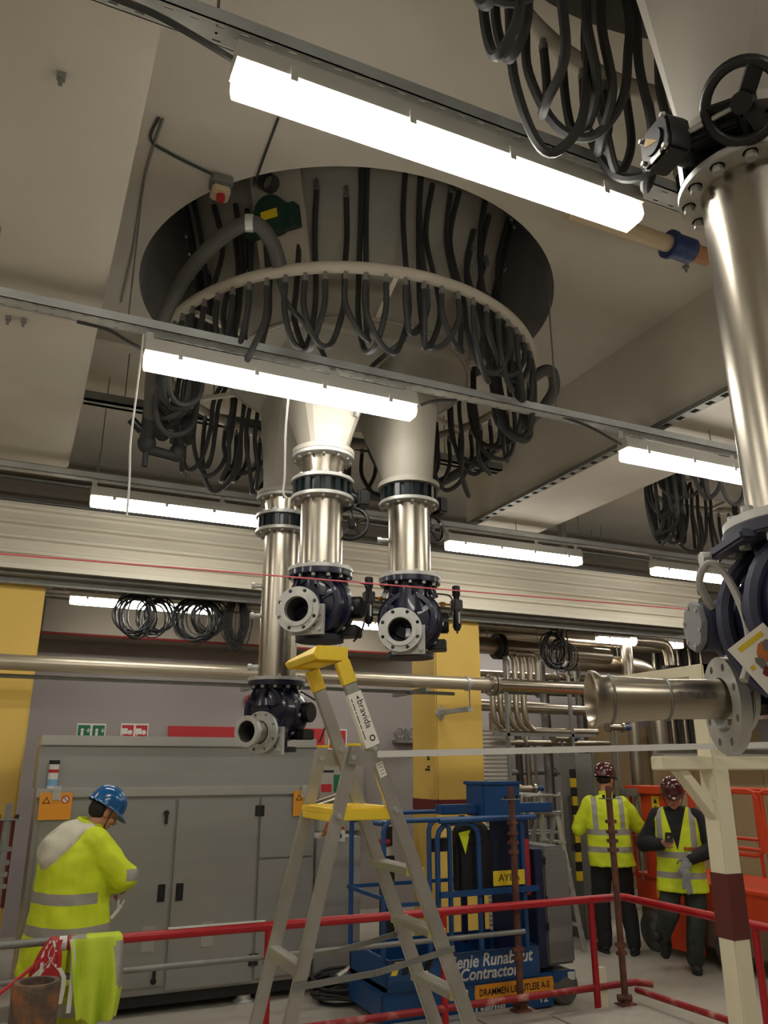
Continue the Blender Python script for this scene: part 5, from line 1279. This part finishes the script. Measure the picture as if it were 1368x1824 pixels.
ey.bar(hc + Mh @ V(-.022, .0975, -.068), hc + Mh @ V(.022, .0975, -.068), .004, .003)
ey.build('face_features', M_HAIR, P3)
ph = single(MB().box((0, 0, 0), (.075, .008, .15), M=Matrix.Rotation(R(60), 3, 'X')), 'mobile_phone', M_BLACK, 'black mobile phone held by the person in the vest', 'phone', None, .003)
ph.matrix_world = Matrix.Translation((6.14, 6.47, 0)) @ Matrix.Rotation(R(222 - 90), 4, 'Z') @ Matrix.Translation(wr[1] + V(-.075, .06, .03))
# spanner tip seen past the coat
sp = thing('spanner', 'pale open-ended spanner held in front of the yellow coat', 'tool', (.835, 6.20, .885))
b = MB(); b.bar((-.05, .0, -.03), (.0, 0, .03), .012, .02); b.build('handle', M_WHITE, sp); b = MB(); b.bar((0, 0, .03), (.005, 0, .055), .012, .03); b.bar((-.012, 0, .05), (-.008, 0, .085), .012, .01); b.bar((.014, 0, .05), (.03, 0, .08), .012, .01); b.build('jaw', M_WHITE, sp)
# ================================================================ BACKGROUND PIPEWORK AND WALL ITEMS
PY = 7.32
lp = thing('long_pipe', 'long stainless pipe running across in front of the columns', 'pipe', (2.0, PY, 2.66))
b = MB(); b.cyl((-5.9, 0, 0), (2.6, 0, 0), .066, n=24); b.build('tube', mat('pale_pipe', (190, 180, 160), .35, .7, .05, 2), lp)
MB().annulus((2.56, 0, 0), (2.60, 0, 0), .115, .06).build('flange', M_INOXH, lp); MB().annulus((2.61, 0, 0), (2.65, 0, 0), .115, .06).build('flange', M_INOXH, lp)
bolts(lp, (2.56, 0, 0), (-1, 0, 0), .095, 8)
MB().cyl((2.62, 0, 0), (4.8, 0, .0), .068, n=24).build('tube', M_INOXH, lp)
MB().annulus((2.27, 0, 0), (2.31, 0, 0), .075, .06).build('pipe_clamp', M_GALV, lp)
b = MB(); b.cyl((-5.9, .12, -.10), (2.2, .12, -.10), .018, n=8); b.build('thin_pipe', M_GALVD, lp)
for x in (.03, 1.68):
    b = MB(); b.box2((x - .02, -.28, -.125), (x + .02, .50, -.085)); b.build('cantilever_arm', M_GALVD, lp)
br = thing('pipe_bracket', 'galvanised bracket bolted to the yellow column under the pipe', 'bracket', (4.34, 7.98, 2.40))
MB().prism([(-.07, 0), (0, -.09), (.07, 0), (0, .09)], (0, .02, .0), (1, 0, 0), (0, 0, 1), .012).build('wall_plate', M_GALV, br, .003)
MB().box2((-.02, -.62, -.02), (.03, .02, .03)).build('arm', M_GALV, br, .003)
MB().cyl((0, -.62, .0), (0, -.62, .20), .006, n=6).build('stud', M_GALVD, br)
# signs and strip on the back wall
WY = 10.8
def wall_sign(x, z, w, h, m, label, marks):
    t = thing('wall_sign', label, 'sign', (x, WY - .01, z), 0, 'safety signs on the back wall')
    MB().box2((-w / 2, -.004, 0), (w / 2, .009, h)).build('board', M_WHITE, t)
    for k in (-1, 1):
        p = MB().box2((k * w / 4 - w * .21, -.006, .02), (k * w / 4 + w * .21, -.004, h - .02)).build('panel', m, t)
        marks(p, k * w / 4, h, w)
def run_man(p, cx_, h, w):
    b = MB(); b.cyl((cx_ - .02, -.0062, h * .68), (cx_ - .02, -.0072, h * .68), .018, n=10); b.box2((cx_ - .035, -.0072, h * .25), (cx_ - .005, -.006, h * .6)); b.box2((cx_ + .03, -.0072, h * .62), (cx_ + .07, -.006, h * .67)); b.box2((cx_ + .045, -.0072, h * .54), (cx_ + .055, -.006, h * .76)); b.build('pictogram', M_WHITE, p)
def hose_reel(p, cx_, h, w):
    b = MB(); b.box2((cx_ - .07, -.0072, h * .45), (cx_ - .0, -.006, h * .75)); b.cyl((cx_ + .03, -.0062, h * .55), (cx_ + .03, -.0072, h * .55), .03, n=12); b.box2((cx_ - .06, -.0072, h * .2), (cx_ - .05, -.006, h * .5)); b.build('pictogram', M_WHITE, p)
wall_sign(.92, 2.10, .34, .24, M_SIGNG, 'green emergency shower sign above the cabinet', run_man)
wall_sign(1.44, 2.11, .34, .24, M_SIGNR, 'red fire hose sign above the cabinet', hose_reel)
single(MB().box2((1.86, WY - .03, 2.08), (4.0, WY - .002, 2.33)), 'red_strip', M_SIGNR, 'long red board on the back wall above the cabinet', 'board')
t = thing('fire_sign', 'small red fire equipment sign behind the ladder', 'sign', (4.20, WY - .01, 2.05)); MB().box2((-.14, -.004, 0), (.14, .009, .28)).build('board', M_WHITE, t); p = MB().box2((-.12, -.006, .02), (.12, -.004, .26)).build('panel', M_SIGNR, t); b = MB(); b.prism([(-.06, .06), (.0, .2), (.07, .17), (0, .1), (-.02, .05)], (0, -.006, 0), (1, 0, 0), (0, 0, 1), .001); b.build('pictogram', M_WHITE, p)
t = thing('alarm_bell', 'round red alarm bell on the grey back wall', 'alarm', (2.93, WY, 2.68)); MB().cyl((0, -.05, 0), (0, 0, 0), .085, n=24).build('bell', M_SIGNR, t); MB().cyl((0, -.055, 0), (0, -.05, 0), .045, n=16).build('face', M_WHITE, t); MB().cyl((0, -.06, 0), (0, -.055, 0), .02, n=10).build('button', M_SIGNR, t)
t = thing('wall_box', 'grey wall box with a green and red sign on it behind the ladder', 'box', (4.2, WY - .15, 1.0)); MB().box2((-.3, 0, 0), (.35, .15, .86)).build('case', M_CABD, t, .01); MB().box2((-.1, -.004, .5), (.06, 0, .72)).build('green_sign', M_SIGNG, t); MB().box2((-.28, -.004, .5), (-.13, 0, .6)).build('red_sign', M_SIGNR, t); MB().box2((-.25, -.004, .75), (-.1, 0, .78)).build('dark_slot', M_INK, t)
t = thing('wall_bracket', 'steel double hook on the grey wall left of the yellow column', 'bracket', (5.25, WY - .05, 2.15)); b = MB(); b.box2((-.2, -.1, 0), (.2, .05, .04)); b.build('bar', M_GALVD, t); b = MB(); b.torus((-.1, 0, .14), (0, 1, 0), .07, .012, 16, 6); b.torus((.1, 0, .14), (0, 1, 0), .07, .012, 16, 6); b.cyl((0, 0, 0), (0, 0, .2), .02, n=8); b.build('hook', M_GALVD, t)
# red trim line on the top of the wall, low wall pipes
b = MB(); b.box2((-3.8, 10.25, 3.34), (5.2, 10.75, 3.76))
for k in range(10): b.box2((-3.6 + k * .95, 10.235, 3.33), (-3.56 + k * .95, 10.76, 3.77))
single(b, 'air_duct', M_DECK, 'brown rectangular air duct along the top of the back wall', 'duct')
single(MB().cyl((-3.8, 10.21, 3.345), (5, 10.21, 3.345), .016, n=8), 'red_conduit', M_MAR, 'thin dark red pipe along the lower edge of the air duct', 'pipe')
t = thing('fire_cabinet', 'white upright cylinder with a red valve left of the yellow column', 'cylinder', (3.95, 8.6, .9)); MB().cyl((0, 0, 0), (0, 0, .75), .05, n=16).build('cylinder', M_WHITE, t); b = MB(); b.cyl((-.12, -.06, .14), (.0, -.06, .14), .035, n=12); b.build('red_valve', M_SIGNR, t); MB().box2((-.06, -.08, -.9), (.06, .06, 0)).build('stand', M_DARK, t); MB().box2((-.04, -.07, .1), (.04, -.04, .3)).build('dark_mount', M_BLACK, t)
# cable ladder under the fascia
for xa, xb, lb in ((.2, 4.22, 'galvanised cable ladder between the two yellow columns, behind the fascia'), (4.94, 7.9, 'galvanised cable ladder right of the yellow column, behind the fascia')):
    t = thing('cable_ladder', lb, 'tray', ((xa + xb) / 2, 8.19, 3.50), 0, 'cable ladders behind the fascia'); h = (xb - xa) / 2
    for y in (-.19, .16): MB().box2((-h, y, 0), (h, y + .03, .06)).build('side_rail', M_GALVD, t)
    for k in range(int((xb - xa) / .3)): MB().box2((-h + .1 + k * .3, -.19, 0), (-h + .13 + k * .3, .19, .02)).build('rung', M_GALVD, t)
    for k in range(3): MB().cyl((-h * .8 + k * h * .8, 0, 0), (-h * .8 + k * h * .8, 0, .36), .006, n=6).build('hanger_rod', M_GALVD, t)
# hanging cable coils
def coil(x, y, z, rx, rz_, n, label, m=M_BLACK, seed=1, r=.0085, name='cable_coil', ang=0.):
    rn = random.Random(seed); t = thing(name, label, 'cable', (x, y, z), ang, 'cable coils hanging under the fascia')
    b = MB()
    for k in range(n):
        dx, dz = rn.uniform(-.05, .05), rn.uniform(-.03, .03); sx, sz_ = rx * rn.uniform(.75, 1.05), rz_ * rn.uniform(.8, 1.05); dy = rn.uniform(-.05, .05)
        P = [(dx + sx * math.cos(a) * (1 + .05 * math.sin(3 * a + k)), dy + .02 * math.sin(2 * a + k), dz + sz_ * math.sin(a)) for a in [2 * math.pi * i / 24 for i in range(24)]]
        b.tube(P, r, 5, True)
    b.build('cable_loop', m, t)
    b = MB(); b.tube(spline([(0, 0, rz_ * .95), (.03, .02, rz_ + .1), (.0, .0, 3.52 - z)], 4), r * 1.6, 5); b.tube(spline([(.1, 0, rz_ * .9), (.12, .04, rz_ + .1), (.25, .05, 3.52 - z)], 4), r, 5); b.build('tie', m, t)
    return t
coil(1.00, 8.15, 3.27, .17, .21, 12, 'coil of black cable hanging leftmost under the fascia, in front of the lit strip light', seed=1)
coil(1.20, 8.2, 3.28, .16, .18, 8, 'coil of black cable overlapping the leftmost coil under the fascia', seed=2)
coil(1.60, 8.15, 3.26, .20, .21, 12, 'coil of black cable beside the grey wire hank', seed=3)
coil(1.74, 8.2, 3.30, .16, .16, 8, 'smaller black cable coil tucked against the grey wire hank', seed=4)
coil(6.05, 8.2, 3.22, .16, .22, 9, 'coil of black cable hanging right of the yellow column', seed=6)
coil(6.24, 8.25, 3.18, .16, .20, 8, 'second coil of black cable right of the yellow column', seed=7)
single(MB().tube(spline([(6.1, 8.2, 3.0), (6.12, 8.2, 2.85), (6.3, 8.2, 2.72), (6.45, 8.2, 2.9), (6.42, 8.2, 3.1)], 6), .006, 5), 'loose_cable', M_BLACK, 'loose cable loop dangling below the coils over the pipe', 'cable')
t = thing('wire_hank', 'hank of thin grey wires hanging in long loops beside the tall steel pipe', 'cable', (2.02, 8.15, 3.0), 0, 'cable coils hanging under the fascia')
rn = random.Random(8)
for k in range(36):
    w = rn.uniform(.04, .14); zb = rn.uniform(-.05, .12); dx = rn.uniform(-.03, .03); dy = rn.uniform(-.04, .04)
    P = [(dx - w * .5, dy, .52), (dx - w, dy + .01, .3), (dx - w * .8, dy, zb + .08), (dx, dy - .01, zb), (dx + w * .8, dy, zb + .08), (dx + w, dy - .01, .3), (dx + w * .5, dy, .52)]
    MB().tube(spline(P, 4), .004, 4).build('wire_loop', M_HOSE, t)
# floor coil beside the lift
t = thing('hose_coil', 'untidy coil of black hose on the floor beside the lift', 'hose', (3.0, 6.95, 0))
rn = random.Random(5); b = MB()
for k in range(9):
    r_ = rn.uniform(.22, .40); P = [(rn.uniform(-.02, .02) + r_ * math.cos(a) * 1.1 - .05, r_ * math.sin(a) * .8, .02 + k * .018 + .01 * math.sin(3 * a + k)) for a in [2 * math.pi * i / 28 for i in range(28)]]
    b.tube(P, .013, 6, True)
b.build('hose_loop', M_RUB, t)
b = MB().tube(spline([(-.2, .1, .12), (-.1, -.02, .24), (.05, .05, .26), (.12, .1, .14), (.05, .0, .12), (-.1, .05, .2)], 5), .018, 6); b.build('red_hose', M_SIGNR, t)
MB().cyl((-.26, .0, .16), (-.12, .06, .2), .03, n=10).build('coupling', M_GALV, t)
# white ribbed duct
b = MB(); pf = []
for k in range(46): pf += [(.19, k * .05), (.205, k * .05 + .025)]
b.lathe((5.75, 9.2, .0), (0, 0, 1), pf, 28, True)
single(b, 'ribbed_duct', M_WDUCT, 'white ribbed flexible duct standing right of the yellow column', 'duct')
# bank of U-bend pipes
def ubank():
    t = thing('pipe_bank', 'bank of parallel stainless pipes with tight U bends beyond the yellow column', 'pipes', (6.2, 8.9, 2.3))
    for k in range(5):
        x0 = -.55 + k * .10; y = .10 - k * .03
        P = [(x0 - .1, y, 1.0 - k * .012), (x0 + .12, y, 1.0 - k * .012), (x0 + .21, y, .93), (x0 + .24, y, .82), (x0 + .24, y, .55)]
        MB().tube(spline(P, 5), .038, 12).build('upper_bend', M_INOXH, t)
        P = [(x0 + .0, y, .42), (x0 + .0, y, .22), (x0 + .03, y, .08), (x0 + .12, y, .0 - k * .004), (x0 + .26, y, -.03), (1.0, y, -.03)]
        MB().tube(spline(P, 6), .04, 12).build('lower_bend', M_INOXH, t)
    b = MB(); b.box2((-.65, -.06, -.1), (.95, -.02, -.06)); b.box2((-.45, -.06, -.9), (-.41, -.02, .9)); b.box2((.55, -.06, -1.2), (.59, -.02, .5)); b.build('support_bar', M_GALVD, t)
    return t
ubank()
def big_pipe(pts, r, label, m=M_INOXH, fl=(), grp='process pipes behind the fascia'):
    t = thing('process_pipe', label, 'pipe', pts[0], 0, grp); o = V(*pts[0])
    MB().tube(spline([V(*p) - o for p in pts], 6), r, 18).build('tube', m, t)
    for k in (1, -2):
        q = V(*pts[k]) - o
        if pts[k][2] > 3: MB().cyl(q, V(q.x, q.y, 3.80 - o.z), .006, n=6).build('hanger_rod', M_GALVD, t)
    for a, b_ in fl: MB().annulus(V(*a) - o, V(*b_) - o, r * 1.55, r * .9).build('flange', M_RUB, t)
    return t
big_pipe([(5.0, 9.0, 3.35), (5.6, 9.0, 3.35), (6.4, 9.0, 3.33), (7.6, 9.0, 3.31)], .11, 'thick steel pipe with a dark flange just right of the yellow column', fl=(((5.72, 9.0, 3.35), (5.76, 9, 3.35)), ((5.78, 9, 3.35), (5.82, 9, 3.35))))
big_pipe([(5.4, 9.6, 3.62), (7.5, 9.6, 3.62), (9.4, 9.6, 3.62)], .10, 'upper steel pipe under the ribbed deck')
big_pipe([(5.4, 9.4, 2.62), (6.6, 9.4, 2.60), (8.0, 9.4, 2.58)], .075, 'middle steel pipe behind the U bends')
big_pipe([(7.2, 9.5, 3.28), (8.2, 9.5, 3.28), (8.7, 9.5, 3.22), (8.85, 9.5, 3.0), (8.86, 9.5, 2.6), (8.86, 9.5, 0)], .13, 'wide steel pipe bending down to the floor')
big_pipe([(8.2, 9.3, 3.7), (8.2, 9.3, 0)], .09, 'upright steel pipe behind the cream frame')
big_pipe([(8.0, 8.9, 3.55), (8.4, 8.9, 3.55), (8.6, 8.9, 3.5), (8.65, 8.9, 3.3), (8.65, 8.9, 3.1)], .08, 'steel elbow pipe near the fascia end', fl=(((8.65, 8.9, 3.18), (8.65, 8.9, 3.22)),))
rn = random.Random(12)
for k in range(9):
    x = 6.25 + k * .20 + rn.uniform(-.04, .04); y = 9.9 + rn.uniform(-.15, .2); r_ = rn.choice((.03, .04, .05)); z1 = rn.uniform(2.0, 3.6)
    t = single(MB().cyl((x, y, 0), (x, y, z1), r_, n=12), 'riser_pipe', [M_INOXH, M_GALVD, mat('dark_pipe', (80, 74, 66), .5, .6)][k % 3], 'thin upright pipe in the cluster behind the worker with raised hands', 'pipe', 'riser pipes behind the U bends')
for k in range(9):
    x = 9.55 + k * .13; 
    single(MB().cyl((x, 10.2, .0), (x, 10.2, 3.74), .04, n=10), 'upright_tube', [M_INOXH, M_RUB][k % 2], 'upright tube in the rack of light and dark tubes', 'tube', 'tube rack at the right')
b = MB(); b.box2((9.4, 10.12, 2.6), (10.7, 10.3, 2.66)); b.box2((9.4, 10.12, .9), (10.7, 10.3, .96)); single(b, 'tube_rack', M_DARK, 'dark cross bars holding the rack of upright tubes', 'rack')
# small valves
for x, y, z, lb in ((6.3, 9.3, 1.55, 'small blue-handled valve low in the pipe cluster'), (7.0, 9.4, 2.2, 'small steel valve under the U-bend bank'), (7.7, 9.1, 2.35, 'steel valve with dark tray beside the wide pipe')):
    t = thing('pipe_valve', lb, 'valve', (x, y, z)); b = MB(); b.cyl((-.12, 0, 0), (.12, 0, 0), .045, n=14); b.cyl((-.14, 0, 0), (-.10, 0, 0), .07, n=14); b.cyl((.10, 0, 0), (.14, 0, 0), .07, n=14); b.cyl((0, 0, 0), (0, 0, .14), .02, n=10); b.build('body', M_INOXH, t); MB().cyl((.14, 0, 0), (.26, 0, 0), .04, n=12).build('actuator', M_LIFT, t); MB().cyl((0, .0, -z), (0, 0, 0), .02, n=8).build('stand', M_GALVD, t)
# tan wall panels at the right
for k in range(3):
    struct(MB().box2((8.45 + k * 1.3, 10.72, 0), (9.73 + k * 1.3, 10.79, 2.45)), 'wall_panel', M_TAN, 'tan wall panel')
pt = struct(MB().box2((7.45, 8.15, 0), (9.9, 8.16, 1.85)), 'wall_partition', M_TAN, 'tan partition panels behind the orange lift')
for k in range(4): MB().box2((7.45 + k * .615, 8.10, 0), (7.45 + k * .615 + .605, 8.15, 1.85)).build('panel', M_TAN, pt)
t = thing('cable_duct', 'long grey-green trunking with a long slot above the tan partition', 'trunking', (8.6, 8.0, 1.88)); MB().box2((-1.2, -.1, 0), (1.4, .1, .10)).build('lower_case', M_CABD, t, .005); MB().box2((-1.2, .02, .10), (1.4, .08, .16)).build('slot', M_CABD, t); MB().box2((-1.2, -.1, .16), (1.4, .1, .22)).build('upper_case', M_CABD, t, .005)
# trolley with chrome rail
t = thing('tool_trolley', 'chrome tube trolley left of the worker with raised hands', 'trolley', (5.75, 8.15, 0))
def rr(pts, r=.018): return MB().tube(pts, r, 8)
b = MB(); b.add([], []); b.tube(spline([(-.3, 0, 0.05), (-.3, 0, 1.40), (-.22, 0, 1.50), (.18, 0, 1.50), (.26, 0, 1.40), (.26, 0, .05)], 6), .018, 8); b.tube(spline([(-.3, .4, 0.05), (-.3, .4, 1.40), (-.22, .4, 1.50), (.18, .4, 1.50), (.26, .4, 1.40), (.26, .4, .05)], 6), .018, 8)
for z in (.25, .75, 1.1): b.cyl((-.3, 0, z), (.26, 0, z), .012, n=8); b.cyl((-.3, .4, z), (.26, .4, z), .012, n=8); b.cyl((-.3, 0, z), (-.3, .4, z), .012, n=8); b.cyl((.26, 0, z), (.26, .4, z), .012, n=8)
b.build('frame', M_GALV, t); MB().box2((-.28, .02, .25), (.24, .38, .28)).build('shelf', M_GALVD, t); MB().box2((-.28, .02, .75), (.24, .38, .77)).build('shelf', M_GALVD, t)
b = MB(); b.box2((-.2, .1, .28), (.1, .3, .55)); b.build('crate', M_DARK, t, .01)
for x in (-.3, .26):
    for y in (0, .4): MB().cyl((x - .02, y, .05), (x + .02, y, .05), .05, n=14).build('caster', M_RUB, t)
# grey post with hazard tape beside the worker
t = thing('machine_post', 'grey machine column with black and yellow hazard tape behind the worker', 'column', (6.12, 8.0, 0))
MB().box2((-.0, 0, 0), (.26, .3, 1.98)).build('housing', M_LGREY, t, .01)
b = MB()
for k in range(12): b.box2((-.07, -.01, .6 + k * .1), (.0, .02, .7 + k * .1), k % 2)
b.build('hazard_tape', [M_SIGNY, M_INK], t)
b = MB()
for k in range(30): b.torus((-.1, 0, 1.5 - k * .02), (.1, .0, 1), .025, .005, 10, 5)
b.build('coiled_cord', M_BLACK, t)
# second ladder leaning by the worker
t = thing('small_ladder', 'grey folding ladder standing beside the worker with raised hands', 'ladder', (5.50, 7.72, 0))
for s_ in (-1, 1):
    MB().bar((.22, s_ * .2, 0), (0, s_ * .16, 1.35), .02, .05).build('stile', M_GALV, t); MB().bar((-.45, s_ * .2, 0), (-.02, s_ * .16, 1.33), .02, .04).build('rear_leg', M_LGREY, t)
for k in range(4): MB().box((.18 - k * .045, 0, .25 + k * .27), (.07, .38, .02)).build('step', M_GALV, t)
MB().box((-.32, 0, .4), (.03, .38, .04)).build('brace', M_LGREY, t); MB().box((0, 0, 1.35), (.12, .36, .03)).build('top_cap', M_LGREY, t)

# further runs in the pipe cluster
for k, (y, z, xa, xb, r_) in enumerate(((9.9, 3.1, 5.4, 8.6, .05), (10.1, 2.9, 5.4, 8.3, .06), (9.75, 2.15, 6.3, 8.1, .045), (10.0, 1.75, 6.2, 8.0, .04), (9.8, 1.2, 6.3, 8.2, .05))):
    t = thing('process_pipe', ('level pipe run second from the deck', 'level pipe run at lamp height', 'level pipe run under the U bends', 'level pipe run at shoulder height', 'lowest level pipe run behind the workers')[k] + ' in the cluster', 'pipe', (xa, y, z), 0, 'level pipes in the cluster')
    MB().cyl((0, 0, 0), (xb - xa, 0, 0), r_, n=14).build('tube', (M_INOXH, M_GALVD)[k % 2], t)
    for x in (.3, (xb - xa) * .6): MB().annulus((x, 0, 0), (x + .03, 0, 0), r_ * 1.6, r_ * .9, 18).build('flange', M_GALVD, t)
    for x in (.5, xb - xa - .3): MB().cyl((x, .02, -z), (x, .02, 0), .02, n=8).build('support_leg', M_GALVD, t)
